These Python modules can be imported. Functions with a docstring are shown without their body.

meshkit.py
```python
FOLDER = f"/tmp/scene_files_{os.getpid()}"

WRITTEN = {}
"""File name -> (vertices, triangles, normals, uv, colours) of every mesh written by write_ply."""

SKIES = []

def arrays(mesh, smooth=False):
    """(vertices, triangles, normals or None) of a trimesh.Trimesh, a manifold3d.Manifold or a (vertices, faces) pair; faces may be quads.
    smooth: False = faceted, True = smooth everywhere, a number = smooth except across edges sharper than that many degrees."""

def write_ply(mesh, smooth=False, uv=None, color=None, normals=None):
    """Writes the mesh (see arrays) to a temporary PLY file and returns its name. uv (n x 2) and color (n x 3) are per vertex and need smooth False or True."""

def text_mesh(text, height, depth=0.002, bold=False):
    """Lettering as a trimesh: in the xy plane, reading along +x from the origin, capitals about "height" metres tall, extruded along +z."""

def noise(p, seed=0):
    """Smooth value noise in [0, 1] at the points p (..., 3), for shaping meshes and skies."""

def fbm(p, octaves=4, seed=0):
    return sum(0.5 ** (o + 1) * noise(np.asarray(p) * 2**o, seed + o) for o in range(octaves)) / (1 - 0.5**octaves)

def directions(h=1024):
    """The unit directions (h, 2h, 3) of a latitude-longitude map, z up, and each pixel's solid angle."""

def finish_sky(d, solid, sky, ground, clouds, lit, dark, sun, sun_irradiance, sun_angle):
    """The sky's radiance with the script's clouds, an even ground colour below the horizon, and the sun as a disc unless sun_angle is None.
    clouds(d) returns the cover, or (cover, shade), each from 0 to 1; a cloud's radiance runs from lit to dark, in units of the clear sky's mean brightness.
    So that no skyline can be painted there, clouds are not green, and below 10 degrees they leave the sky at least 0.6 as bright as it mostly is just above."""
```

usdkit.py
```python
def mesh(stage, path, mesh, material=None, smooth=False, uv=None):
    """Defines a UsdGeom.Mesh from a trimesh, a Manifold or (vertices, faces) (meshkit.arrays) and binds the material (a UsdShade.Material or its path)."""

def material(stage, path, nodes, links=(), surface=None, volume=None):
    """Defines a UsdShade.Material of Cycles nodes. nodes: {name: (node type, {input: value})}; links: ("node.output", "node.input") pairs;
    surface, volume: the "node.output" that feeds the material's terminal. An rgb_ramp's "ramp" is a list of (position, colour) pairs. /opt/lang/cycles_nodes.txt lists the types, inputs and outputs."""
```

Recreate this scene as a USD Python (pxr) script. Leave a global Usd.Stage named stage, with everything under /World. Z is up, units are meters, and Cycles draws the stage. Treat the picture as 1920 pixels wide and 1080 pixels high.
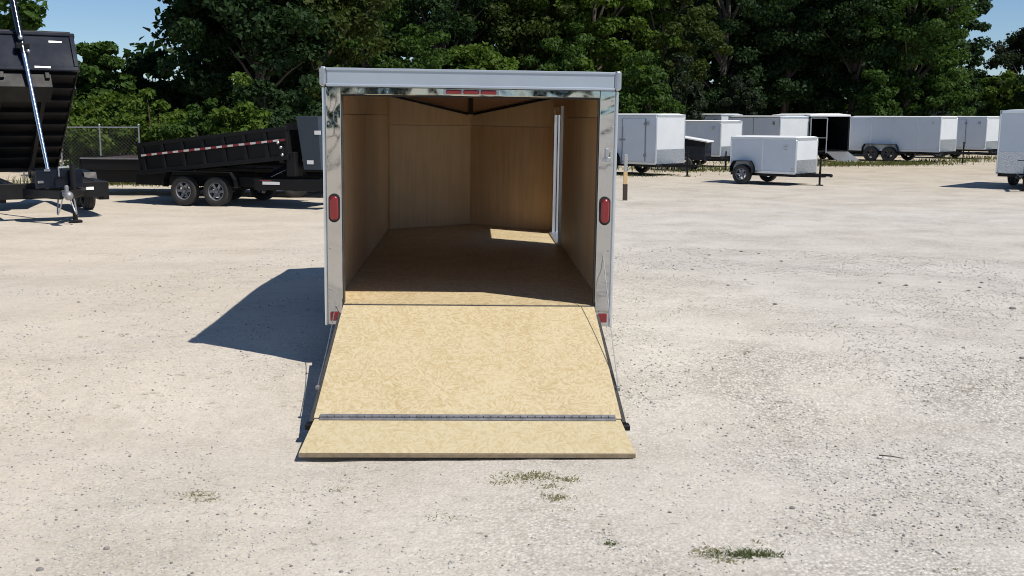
import math, random
import numpy as np, trimesh, usdkit, meshkit
from pxr import Usd, UsdGeom, UsdLux, UsdShade, Gf, Sdf, Vt

random.seed(7)
RNG = np.random.default_rng(11)
stage = Usd.Stage.CreateInMemory()
UsdGeom.SetStageUpAxis(stage, 'Z')
UsdGeom.SetStageMetersPerUnit(stage, 1.0)
UsdGeom.Xform.Define(stage, '/World')
UsdGeom.Scope.Define(stage, '/World/Looks')

# ------------------------------------------------------------------ camera, sky, sun, exposure
FPX = 1970.0                                   # focal length in pixels of a 1920 wide picture
PITCH, YAW, ROLL = 0.1616, 0.0393, 0.0027
EYE = np.array([0.0218, -7.6743, 2.0148])
_f = np.array([math.sin(YAW) * math.cos(PITCH), math.cos(YAW) * math.cos(PITCH), -math.sin(PITCH)])
_r = np.array([math.cos(YAW), -math.sin(YAW), 0.0])
_u = np.cross(_r, _f)
RIGHT = _r * math.cos(ROLL) + _u * math.sin(ROLL)
UP = -_r * math.sin(ROLL) + _u * math.cos(ROLL)
cam = UsdGeom.Camera.Define(stage, '/World/camera')
cam.AddTransformOp().Set(Gf.Matrix4d(*[float(x) for row in (
    [*RIGHT, 0], [*UP, 0], [*(-_f), 0], [*EYE, 1]) for x in row]))
cam.CreateHorizontalApertureAttr(36.0)
cam.CreateVerticalApertureAttr(20.25)
cam.CreateFocalLengthAttr(FPX / 1920 * 36.0)
cam.CreateClippingRangeAttr(Gf.Vec2f(0.05, 5000))
cam.CreateExposureAttr(0.14)

SUN_AZ, SUN_EL = math.radians(56.5), math.radians(55.3)    # azimuth measured from -y (behind the camera) towards +x
SUN = np.array([math.sin(SUN_AZ) * math.cos(SUN_EL), -math.cos(SUN_AZ) * math.cos(SUN_EL), math.sin(SUN_EL)])
sky = UsdLux.DomeLight.Define(stage, '/World/sky')
sky.GetPrim().SetCustomDataByKey('kind', 'structure')
sky_mat = usdkit.material(stage, '/World/Looks/clear_sky', {
    's': ('sky_texture', {'sky_type': 'single_scattering', 'sun_disc': False, 'sun_elevation': SUN_EL,
                          'sun_rotation': math.atan2(SUN[0], SUN[1]), 'air_density': 1.0, 'aerosol_density': 0.1, 'ozone_density': 6.0, 'altitude': 1500.0}),
    'b': ('background_shader', {'strength': 0.09})}, [('s.color', 'b.color')], surface='b.background')
UsdShade.MaterialBindingAPI.Apply(sky.GetPrim()).Bind(sky_mat)
sun = UsdLux.DistantLight.Define(stage, '/World/sun')
sun.CreateNormalizeAttr(True)
sun.CreateIntensityAttr(1.2)
sun.CreateAngleAttr(0.5)
sun.CreateColorAttr(Gf.Vec3f(1.0, 0.945, 0.86))
_z = SUN
_x = np.cross([0, 0, 1.0], _z); _x /= np.linalg.norm(_x)
_y = np.cross(_z, _x)
sun.AddTransformOp().Set(Gf.Matrix4d(*[float(v) for row in ([*_x, 0], [*_y, 0], [*_z, 0], [0, 0, 0, 1]) for v in row]))


def at(px, Y):
    """World x of the picture column px (1920 wide) at the depth Y, used to set things out."""
    d = _f * FPX + _r * (px - 960)
    return EYE[0] + d[0] / d[1] * (Y - EYE[1])


# ------------------------------------------------------------------ helpers
_used = {}


def numbered(parent, name):
    k = (parent, name)
    n = _used.get(k, 0)
    _used[k] = n + 1
    return f'{parent}/{name}' if n == 0 else f'{parent}/{name}_{n:03d}'


def cat(ms):
    ms = [m for m in ms if m is not None]
    return ms[0] if len(ms) == 1 else trimesh.util.concatenate(ms)


def tag(p, label=None, category=None, group=None, kind=None):
    p = p.GetPrim() if hasattr(p, 'GetPrim') else p
    for k, v in (('label', label), ('category', category), ('group', group), ('kind', kind)):
        if v:
            p.SetCustomDataByKey(k, v)
    return p


def obj(name, mesh, mat, parent=None, smooth=False, label=None, category=None, group=None, kind=None):
    root = '/World' if parent is None else str(parent.GetPath())
    if isinstance(mesh, list):
        mesh = cat(mesh)
    m = usdkit.mesh(stage, numbered(root, name), mesh, mat, smooth=smooth)
    return tag(m, label, category, group, kind)


def thing(name, label, category, loc=(0, 0, 0), rotz=0.0, group=None, roty=0.0):
    x = UsdGeom.Xform.Define(stage, numbered('/World', name))
    x.AddTranslateOp().Set(Gf.Vec3d(*map(float, loc)))
    if rotz:
        x.AddRotateZOp().Set(float(rotz))
    if roty:
        x.AddRotateYOp().Set(float(roty))
    return tag(x, label, category, group)


def bx(x0, x1, y0, y1, z0, z1, b=0.0):
    """A box with chamfered edges."""
    c = np.array([(x0 + x1) / 2, (y0 + y1) / 2, (z0 + z1) / 2])
    h = np.abs(np.array([x1 - x0, y1 - y0, z1 - z0])) / 2
    if b <= 0:
        m = trimesh.creation.box(2 * h)
    else:
        b = min(b, h.min() * 0.8)
        p = []
        for s in np.ndindex(2, 2, 2):
            s = np.array(s) * 2 - 1
            for k in range(3):
                q = h - b
                q[k] = h[k]
                p.append(s * q)
        m = trimesh.convex.convex_hull(np.array(p))
    m.apply_translation(c)
    return m


def bar(a, b, w, h=None, bev=0.0, up=(0, 0, 1)):
    """A rectangular bar from a to b; w across, h along up."""
    a, b = np.asarray(a, float), np.asarray(b, float)
    h = w if h is None else h
    d = b - a
    L = np.linalg.norm(d)
    d /= L
    up = np.asarray(up, float)
    if abs(d @ up) > 0.98:
        up = np.array([0, 1.0, 0])
    s = np.cross(up, d); s /= np.linalg.norm(s)
    t = np.cross(d, s)
    m = bx(-w / 2, w / 2, -h / 2, h / 2, 0, L, bev)
    M = np.eye(4)
    M[:3, 0], M[:3, 1], M[:3, 2], M[:3, 3] = s, t, d, a
    m.apply_transform(M)
    return m


def rod(a, b, r0, r1=None, n=10):
    a, b = np.asarray(a, float), np.asarray(b, float)
    r1 = r0 if r1 is None else r1
    return tube([a, b], [r0, r1], n)


def tube(pts, radii, n=8):
    p = np.asarray(pts, float)
    radii = np.broadcast_to(radii, (len(p),))
    t = np.gradient(p, axis=0)
    t /= np.linalg.norm(t, axis=1, keepdims=True) + 1e-12
    ref = np.array([0, 0, 1.0]) if abs(t[:, 2]).max() < 0.9 else np.array([1.0, 0.02, 0])
    a = np.cross(t, ref); a /= np.linalg.norm(a, axis=1, keepdims=True) + 1e-12
    b = np.cross(t, a)
    ang = np.arange(n) * 2 * np.pi / n
    v = p[:, None] + radii[:, None, None] * (np.cos(ang)[None, :, None] * a[:, None] + np.sin(ang)[None, :, None] * b[:, None])
    f = []
    for i in range(len(p) - 1):
        for j in range(n):
            q = [i * n + j, i * n + (j + 1) % n, (i + 1) * n + (j + 1) % n, (i + 1) * n + j]
            f += [[q[0], q[1], q[2]], [q[0], q[2], q[3]]]
    k = len(p) * n
    vv = np.vstack([v.reshape(-1, 3), p[:1], p[-1:]])
    for j in range(n):
        f += [[k, (j + 1) % n, j], [k + 1, (len(p) - 1) * n + j, (len(p) - 1) * n + (j + 1) % n]]
    m = trimesh.Trimesh(vv, np.array(f), process=False)
    return m


def lathe(profile, n=28, axis='y', at_=(0, 0, 0)):
    """profile: (radius, along) pairs turned about the axis."""
    pr = np.asarray(profile, float)
    ang = np.arange(n) * 2 * np.pi / n
    v = np.stack([pr[:, None, 0] * np.cos(ang), np.broadcast_to(pr[:, None, 1], (len(pr), n)), pr[:, None, 0] * np.sin(ang)], -1)
    f = []
    for i in range(len(pr) - 1):
        for j in range(n):
            a, b, c, d = i * n + j, i * n + (j + 1) % n, (i + 1) * n + (j + 1) % n, (i + 1) * n + j
            f += [[a, b, c], [a, c, d]]
    v = v.reshape(-1, 3)
    if axis == 'z':
        v = v[:, [0, 2, 1]]
    elif axis == 'x':
        v = v[:, [1, 0, 2]]
    m = trimesh.Trimesh(v + np.asarray(at_, float), np.array(f), process=False)
    return m


def prism(poly, z0, z1):
    """Convex plan polygon (x, y) raised from z0 to z1."""
    p = np.asarray(poly, float)
    return trimesh.convex.convex_hull(np.vstack([np.c_[p, np.full(len(p), z0)], np.c_[p, np.full(len(p), z1)]]))


def hull(p):
    return trimesh.convex.convex_hull(np.asarray(p, float))


def mv(m, d):
    m.apply_translation(d)
    return m


# ------------------------------------------------------------------ materials
def mat(name, nodes, links, surface):
    return usdkit.material(stage, '/World/Looks/' + name, nodes, links, surface=surface)


def plain(name, col, rough=0.5, metal=0.0, var=0.12, scale=6.0, bump=0.0, bscale=40.0, spec=0.5, coat=0.0):
    """A colour with soft mottling, uneven gloss and a little relief."""
    c = np.array(col, float)
    nodes = {'g': ('texture_coordinate', {}),
             'n': ('noise_texture', {'scale': scale, 'detail': 5.0, 'roughness': 0.6}),
             'c': ('rgb_ramp', {'ramp': [(0.25, tuple(c * (1 - var))), (0.75, tuple(np.minimum(c * (1 + var), 1)))]}),
             'r': ('map_range', {'from_min': 0.2, 'from_max': 0.8, 'to_min': max(rough - 0.3 * var, 0.02), 'to_max': min(rough + 0.4 * var, 1)}),
             'p': ('principled_bsdf', {'metallic': metal, 'specular_ior_level': spec, 'coat_weight': coat})}
    links = [('g.object', 'n.vector'), ('n.fac', 'c.fac'), ('c.color', 'p.base_color'), ('n.fac', 'r.value'), ('r.result', 'p.roughness')]
    if bump:
        nodes['m'] = ('noise_texture', {'scale': bscale, 'detail': 3.0})
        nodes['b'] = ('bump', {'strength': bump, 'distance': 0.02})
        links += [('g.object', 'm.vector'), ('m.fac', 'b.height'), ('b.normal', 'p.normal')]
    return mat(name, nodes, links, 'p.BSDF')


M = {}
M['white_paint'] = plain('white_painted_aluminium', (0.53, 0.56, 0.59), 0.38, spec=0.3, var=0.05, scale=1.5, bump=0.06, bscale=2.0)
M['black_steel'] = plain('black_painted_steel', (0.006, 0.006, 0.007), 0.5, var=0.4, scale=3.0, bump=0.12, bscale=9, spec=0.28)
M['black_gloss'] = plain('black_gloss_paint', (0.006, 0.009, 0.017), 0.13, var=0.1, scale=1.0, bump=0.05, bscale=3)
M['slate_steel'] = plain('slate_painted_steel', (0.028, 0.040, 0.055), 0.4, var=0.2, scale=2.5)
M['mill_alu'] = plain('mill_aluminium', (0.74, 0.77, 0.80), 0.36, metal=1.0, var=0.06, scale=4, bump=0.05, bscale=6)
M['board_edge'] = plain('cut_board_edge', (0.22, 0.17, 0.11), 0.8, var=0.3, scale=25)
M['cap_alu'] = plain('pale_brushed_cap', (0.43, 0.49, 0.56), 0.38, metal=0.4, var=0.05, scale=3)
M['cast_alu'] = plain('cast_aluminium', (0.5, 0.52, 0.54), 0.45, metal=1.0, var=0.1, scale=12, bump=0.2, bscale=60)
M['chrome'] = plain('chrome_rod', (0.82, 0.84, 0.86), 0.12, metal=1.0, var=0.03)
M['galv'] = plain('galvanised_steel', (0.42, 0.44, 0.46), 0.42, metal=0.9, var=0.2, scale=25)
M['hinge_steel'] = plain('grey_hinge_steel', (0.27, 0.27, 0.28), 0.5, metal=0.6, var=0.25, scale=18)
M['rubber'] = plain('tyre_rubber', (0.028, 0.027, 0.026), 0.8, var=0.35, scale=14, bump=0.25, bscale=70)
M['black_rubber'] = plain('black_rubber_seal', (0.012, 0.012, 0.013), 0.6, var=0.2)
M['grey_rim'] = plain('silver_grey_steel_rim', (0.24, 0.25, 0.28), 0.4, metal=0.5, var=0.15, scale=10)
M['black_rim'] = plain('dusty_black_rim', (0.05, 0.05, 0.052), 0.55, var=0.3, scale=10)
M['diamond'] = plain('bright_diamond_plate', (0.6, 0.62, 0.64), 0.3, metal=1.0, var=0.15, scale=30, bump=0.7, bscale=45)
M['dark_skin'] = plain('dark_bare_aluminium_edge', (0.07, 0.065, 0.06), 0.5, metal=0.4, var=0.3, scale=9)
M['tape_white'] = plain('white_reflective_tape', (0.6, 0.58, 0.56), 0.4, var=0.08)
M['tape_red'] = plain('red_reflective_tape', (0.22, 0.02, 0.025), 0.4, var=0.1)
M['label_white'] = plain('white_decal', (0.8, 0.8, 0.8), 0.45, var=0.03)
M['grey_post'] = plain('weathered_grey_wood', (0.33, 0.34, 0.33), 0.8, var=0.2, scale=20)
M['ochre_post'] = plain('ochre_painted_wood', (0.62, 0.42, 0.2), 0.7, var=0.15, scale=20)
M['brown_post'] = plain('dark_brown_painted_wood', (0.045, 0.028, 0.022), 0.7, var=0.2, scale=20)
M['bark'] = plain('bark', (0.09, 0.07, 0.055), 0.9, var=0.35, scale=9, bump=0.8, bscale=22)
M['stone'] = plain('dark_grey_stone', (0.19, 0.18, 0.17), 0.9, var=0.4, scale=30, bump=0.5, bscale=60)
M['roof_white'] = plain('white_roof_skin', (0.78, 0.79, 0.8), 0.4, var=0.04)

# polished stainless of the rear frame: soft dents bend what it mirrors
M['polished'] = mat('polished_stainless', {
    'g': ('texture_coordinate', {}),
    'n': ('noise_texture', {'scale': 3.2, 'detail': 1.0, 'distortion': 0.5}),
    'k': ('noise_texture', {'scale': 60.0, 'detail': 4.0}),
    'r': ('map_range', {'from_min': 0.3, 'from_max': 0.75, 'to_min': 0.03, 'to_max': 0.09}),
    'b': ('bump', {'strength': 0.4, 'distance': 0.02}),
    'p': ('principled_bsdf', {'base_color': (0.54, 0.55, 0.56), 'metallic': 1.0})},
    [('g.object', 'n.vector'), ('g.object', 'k.vector'), ('k.fac', 'r.value'), ('r.result', 'p.roughness'), ('n.fac', 'b.height'), ('b.normal', 'p.normal')], 'p.BSDF')

M['red_lens'] = mat('red_lamp_lens', {
    'g': ('texture_coordinate', {}),
    'v': ('voronoi_texture', {'scale': 90.0}),
    'b': ('bump', {'strength': 0.3, 'distance': 0.003}),
    'p': ('principled_bsdf', {'base_color': (0.2, 0.008, 0.013), 'roughness': 0.22, 'coat_weight': 0.5})},
    [('g.object', 'v.vector'), ('v.distance', 'b.height'), ('b.normal', 'p.normal')], 'p.BSDF')


def osb(name, tint=(1, 1, 1), flake=78.0, seed=0.0, contrast=1.0, rough=0.62):
    """Pressed flakes lying every way: three layers of stretched cells, each with its own tone."""
    t = np.array(tint)
    nodes = {'g': ('texture_coordinate', {})}
    links = []
    for i, (ang, sc) in enumerate(((0.5, (1.0, 4.5, 1)), (1.75, (1.0, 4.0, 1)), (2.75, (1.0, 5.0, 1)))):
        nodes[f'm{i}'] = ('mapping', {'mapping_type': 'texture', 'rotation': (0, 0, ang), 'scale': sc, 'location': (seed + i * 3.7, seed * 1.3, 0)})
        nodes[f'v{i}'] = ('voronoi_texture', {'scale': flake * (1 + 0.25 * i)})
        nodes[f's{i}'] = ('separate_color', {})
        links += [('g.object', f'm{i}.vector'), (f'm{i}.vector', f'v{i}.vector'), (f'v{i}.color', f's{i}.color')]
    nodes['pick'] = ('voronoi_texture', {'scale': flake * 0.24})
    nodes['ps'] = ('separate_color', {})
    nodes['gt'] = ('math', {'math_type': 'greater_than', 'value2': 0.5})
    nodes['gt2'] = ('math', {'math_type': 'greater_than', 'value2': 0.62})
    nodes['a1'] = ('mix_float', {})
    nodes['a2'] = ('mix_float', {})
    nodes['big'] = ('noise_texture', {'scale': 3.0, 'detail': 1.0})
    nodes['bigr'] = ('map_range', {'to_min': 0.36, 'to_max': 0.64})
    nodes['grain'] = ('noise_texture', {'scale': 150.0, 'detail': 3.0})
    nodes['sum'] = ('math', {'math_type': 'multiply_add', 'value2': 0.45})
    nodes['sum2'] = ('math', {'math_type': 'multiply_add', 'value2': 0.3})
    lo, mid, hi = np.array((0.36, 0.265, 0.14)), np.array((0.48, 0.395, 0.245)), np.array((0.56, 0.49, 0.35))
    lo, hi = mid + (lo - mid) * contrast, mid + (hi - mid) * contrast
    nodes['c'] = ('rgb_ramp', {'ramp': [(0.15, tuple(lo * t)), (0.55, tuple(mid * t)), (1.05 / 1.2, tuple(hi * t))]})
    nodes['b'] = ('bump', {'strength': 0.25, 'distance': 0.004})
    nodes['p'] = ('principled_bsdf', {'roughness': rough, 'specular_ior_level': 0.35})
    links += [('g.object', 'pick.vector'), ('pick.color', 'ps.color'), ('ps.r', 'gt.value1'), ('ps.g', 'gt2.value1'),
              ('gt.value', 'a1.fac'), ('s0.r', 'a1.a'), ('s1.r', 'a1.b'), ('gt2.value', 'a2.fac'), ('a1.result', 'a2.a'), ('s2.r', 'a2.b'),
              ('g.object', 'big.vector'), ('g.object', 'grain.vector'),
              ('a2.result', 'sum.value1'), ('big.fac', 'bigr.value'), ('bigr.result', 'sum.value3'), ('grain.fac', 'sum2.value1'), ('sum.value', 'sum2.value3'),
              ('sum2.value', 'c.fac'), ('c.color', 'p.base_color'), ('a2.result', 'b.height'), ('b.normal', 'p.normal')]
    # bring the sum of three layers back to 0..1
    nodes['mr'] = ('map_range', {'from_min': 0.45, 'from_max': 1.1, 'to_min': 0.0, 'to_max': 1.0})
    links = [l for l in links if l != ('sum2.value', 'c.fac')] + [('sum2.value', 'mr.value'), ('mr.result', 'c.fac')]
    nodes['st'] = ('noise_texture', {'scale': 1.7, 'detail': 7.0, 'roughness': 0.7, 'distortion': 0.7})
    nodes['str'] = ('rgb_ramp', {'ramp': [(0.27, (0.70, 0.64, 0.56)), (0.40, (1, 1, 1))]})
    nodes['stx'] = ('mix', {'mix_type': 'multiply', 'fac': 0.8})
    links = [l for l in links if l != ('c.color', 'p.base_color')] + [('m0.vector', 'st.vector'), ('st.fac', 'str.fac'), ('c.color', 'stx.color1'), ('str.color', 'stx.color2'), ('stx.color', 'p.base_color')]
    return mat(name, nodes, links, 'p.BSDF')


M['osb'] = osb('pale_strand_board', (1.0, 0.985, 0.93), contrast=0.7)
M['osb_flap'] = osb('pale_strand_board_flap', (1.02, 1.03, 1.0), 72.0, 9.1, 0.5)
M['osb_floor'] = osb('floor_strand_board', (1.0, 0.96, 0.88), 75.0, 4.2)


def luan(name, col, ang=0.0, seed=0.0):
    c = np.array(col)
    return mat(name, {
        'g': ('texture_coordinate', {}),
        'm': ('mapping', {'scale': (7.0, 7.0, 0.55), 'location': (seed, seed * 0.7, 0)}),
        'n': ('noise_texture', {'scale': 2.4, 'detail': 6.0, 'roughness': 0.62, 'distortion': 0.5}),
        'k': ('noise_texture', {'scale': 0.9, 'detail': 3.0}),
        'c': ('rgb_ramp', {'ramp': [(0.3, tuple(c * 0.86)), (0.52, tuple(c)), (0.75, tuple(c * 1.1))]}),
        'x': ('mix', {'mix_type': 'multiply', 'fac': 0.6}),
        'kc': ('rgb_ramp', {'ramp': [(0.3, (0.78, 0.72, 0.66)), (0.7, (1.0, 1.0, 1.0))]}),
        'p': ('principled_bsdf', {'roughness': 0.55, 'specular_ior_level': 0.35})},
        [('g.object', 'm.vector'), ('m.vector', 'n.vector'), ('g.object', 'k.vector'), ('n.fac', 'c.fac'), ('k.fac', 'kc.fac'),
         ('c.color', 'x.color1'), ('kc.color', 'x.color2'), ('x.color', 'p.base_color')], 'p.BSDF')


WALLS = [luan('tan_plywood_a', (0.60, 0.42, 0.24), 0, 0.0), luan('tan_plywood_b', (0.58, 0.38, 0.205), 0, 3.1), luan('tan_plywood_c', (0.62, 0.45, 0.265), 0, 6.4)]
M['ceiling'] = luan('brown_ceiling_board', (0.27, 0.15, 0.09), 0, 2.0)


def leaf(name, lo, hi, trans=0.35):
    lo, hi = np.array(lo), np.array(hi)
    return mat(name, {
        'g': ('geometry', {}),
        'c': ('rgb_ramp', {'ramp': [(0.0, tuple(lo * 0.8)), (0.55, tuple((lo + hi) / 2)), (1.0, tuple(hi))]}),
        'p': ('principled_bsdf', {'roughness': 0.6, 'specular_ior_level': 0.15}),
        't': ('translucent_bsdf', {}),
        'gm': ('mix', {'mix_type': 'multiply', 'fac': 1.0, 'color2': (1.15, 1.25, 0.5)}),
        'x': ('mix_closure', {'fac': trans})},
        [('g.random_per_island', 'c.fac'), ('c.color', 'p.base_color'), ('c.color', 'gm.color1'), ('gm.color', 't.color'),
         ('p.BSDF', 'x.closure1'), ('t.BSDF', 'x.closure2')], 'x.closure')


LEAF = {
    'deep': leaf('deep_green_leaves', (0.03, 0.062, 0.022), (0.098, 0.155, 0.042)),
    'mid': leaf('mid_green_leaves', (0.06, 0.115, 0.024), (0.16, 0.25, 0.05)),
    'bright': leaf('yellow_green_leaves', (0.095, 0.155, 0.024), (0.21, 0.30, 0.055)),
    'olive': leaf('olive_green_leaves', (0.06, 0.085, 0.02), (0.13, 0.16, 0.045)),
    'grey': leaf('grey_green_leaves', (0.035, 0.052, 0.030), (0.075, 0.095, 0.055)),
}
M['grass'] = leaf('grass_blades', (0.13, 0.14, 0.05), (0.26, 0.27, 0.11), 0.4)
M['weed'] = leaf('weed_blades', (0.14, 0.17, 0.07), (0.24, 0.28, 0.12), 0.4)
M['dry_weed'] = leaf('dry_weed_blades', (0.33, 0.31, 0.19), (0.50, 0.46, 0.31), 0.45)

# pale crushed stone: two tones in big patches, tyre-swept bands, dark specks and grit that is coarser in some places
M['gravel'] = mat('pale_crushed_stone', {
    'g': ('geometry', {}),
    'sx': ('separate_xyz', {}),
    'n1': ('noise_texture', {'scale': 0.16, 'detail': 5.0, 'roughness': 0.6}),
    'n2': ('noise_texture', {'scale': 1.1, 'detail': 6.0, 'roughness': 0.65, 'distortion': 0.4}),
    'n3': ('noise_texture', {'scale': 9.0, 'detail': 7.0, 'roughness': 0.75}),
    'n4': ('noise_texture', {'scale': 55.0, 'detail': 4.0, 'roughness': 0.7}),
    'mp': ('mapping', {'scale': (0.22, 1.1, 1.0), 'rotation': (0, 0, 0.55)}),
    'n5': ('noise_texture', {'scale': 1.0, 'detail': 4.0, 'distortion': 0.8}),
    'lr': ('map_range', {'from_min': -3.5, 'from_max': 3.5, 'to_min': 0.0, 'to_max': 0.62, 'clamp': True}),
    'far': ('map_range', {'from_min': 13.0, 'from_max': 32.0, 'to_min': 0.0, 'to_max': 0.7, 'clamp': True}),
    'tone': ('math', {'math_type': 'multiply_add', 'value2': 0.55}),
    'tan': ('mix', {'color1': (0.56, 0.49, 0.395), 'color2': (0.56, 0.54, 0.505)}),
    'tanf': ('mix', {'color2': (0.50, 0.425, 0.315)}),
    'pr': ('rgb_ramp', {'ramp': [(0.25, (0.86, 0.845, 0.82)), (0.5, (1, 1, 1)), (0.75, (1.07, 1.065, 1.05))]}),
    'x1': ('mix', {'mix_type': 'multiply', 'fac': 0.8}),
    'br': ('rgb_ramp', {'ramp': [(0.3, (0.92, 0.91, 0.89)), (0.6, (1.03, 1.03, 1.03))]}),
    'x2': ('mix', {'mix_type': 'multiply', 'fac': 0.75}),
    'sp': ('rgb_ramp', {'ramp': [(0.27, (0.5, 0.485, 0.46)), (0.38, (0.93, 0.925, 0.915)), (0.6, (1.03, 1.03, 1.03))]}),
    'x3': ('mix', {'mix_type': 'multiply', 'fac': 0.85}),
    'gr': ('rgb_ramp', {'ramp': [(0.3, (0.76, 0.75, 0.73)), (0.5, (1, 1, 1)), (0.72, (1.1, 1.1, 1.1))]}),
    'x4': ('mix', {'mix_type': 'multiply', 'fac': 0.8}),
    'vg': ('voronoi_texture', {'scale': 46.0}), 'vs': ('separate_color', {}),
    'vgr': ('rgb_ramp', {'ramp': [(0.0, (0.50, 0.49, 0.475)), (0.25, (0.86, 0.855, 0.85)), (0.7, (1.03, 1.03, 1.03)), (1.0, (1.22, 1.22, 1.22))]}),
    'vd': ('rgb_ramp', {'ramp': [(0.35, (1, 1, 1)), (0.62, (0.62, 0.61, 0.6))]}),
    'vx': ('mix', {'mix_type': 'multiply', 'fac': 1.0}),
    'nm': ('noise_texture', {'scale': 0.75, 'detail': 6.0, 'roughness': 0.62, 'distortion': 0.5}),
    'nmr': ('map_range', {'from_min': 0.44, 'from_max': 0.62, 'to_min': 0.25, 'to_max': 0.68, 'clamp': True}),
    'lm': ('map_range', {'from_min': -2.5, 'from_max': 2.0, 'to_min': 0.35, 'to_max': 1.0, 'clamp': True}),
    'msk': ('math', {'math_type': 'multiply'}),
    'x5': ('mix', {'mix_type': 'multiply'}),
    'hv': ('math', {'math_type': 'multiply'}), 'hv2': ('math', {'math_type': 'subtract'}),
    'mpd': ('mapping', {'scale': (1.0, 2.2, 1.0), 'rotation': (0, 0, -0.3)}),
    'nd': ('noise_texture', {'scale': 4.5, 'detail': 5.0, 'roughness': 0.7}),
    'ndr': ('rgb_ramp', {'ramp': [(0.30, (0.52, 0.49, 0.45)), (0.37, (1, 1, 1))]}),
    'x6': ('mix', {'mix_type': 'multiply', 'fac': 0.85}),
    'h': ('math', {'math_type': 'multiply_add', 'value2': 0.5}),
    'b': ('bump', {'strength': 0.5, 'distance': 0.025}),
    'p': ('principled_bsdf', {'roughness': 0.9, 'specular_ior_level': 0.2})},
    [(f'g.position', f'{n}.vector') for n in ('n1', 'n2', 'n3', 'n4', 'mp', 'sx')] + [
     ('mp.vector', 'n5.vector'), ('sx.x', 'lr.value'), ('sx.y', 'far.value'),
     ('n1.fac', 'tone.value1'), ('lr.result', 'tone.value3'), ('tone.value', 'tan.fac'),
     ('tan.color', 'tanf.color1'), ('far.result', 'tanf.fac'),
     ('n2.fac', 'pr.fac'), ('tanf.color', 'x1.color1'), ('pr.color', 'x1.color2'),
     ('n5.fac', 'br.fac'), ('x1.color', 'x2.color1'), ('br.color', 'x2.color2'),
     ('n3.fac', 'sp.fac'), ('x2.color', 'x3.color1'), ('sp.color', 'x3.color2'),
     ('n4.fac', 'gr.fac'), ('x3.color', 'x4.color1'), ('gr.color', 'x4.color2'),
     ('g.position', 'vg.vector'), ('g.position', 'nm.vector'), ('g.position', 'mpd.vector'), ('mpd.vector', 'nd.vector'),
     ('vg.color', 'vs.color'), ('vs.r', 'vgr.fac'), ('vg.distance', 'vd.fac'), ('vgr.color', 'vx.color1'), ('vd.color', 'vx.color2'),
     ('nm.fac', 'nmr.value'), ('sx.x', 'lm.value'), ('nmr.result', 'msk.value1'), ('lm.result', 'msk.value2'),
     ('x4.color', 'x5.color1'), ('vx.color', 'x5.color2'), ('msk.value', 'x5.fac'),
     ('nd.fac', 'ndr.fac'), ('x5.color', 'x6.color1'), ('ndr.color', 'x6.color2'),
     ('x6.color', 'p.base_color'), ('n4.fac', 'h.value1'), ('n3.fac', 'h.value3'),
     ('vg.distance', 'hv.value1'), ('msk.value', 'hv.value2'), ('h.value', 'hv2.value1'), ('hv.value', 'hv2.value2'), ('hv2.value', 'b.height'), ('b.normal', 'p.normal')], 'p.BSDF')


# ------------------------------------------------------------------ ground
def sstep(a, b, x):
    t = np.clip((x - a) / (b - a), 0, 1)
    return t * t * (3 - 2 * t)


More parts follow.
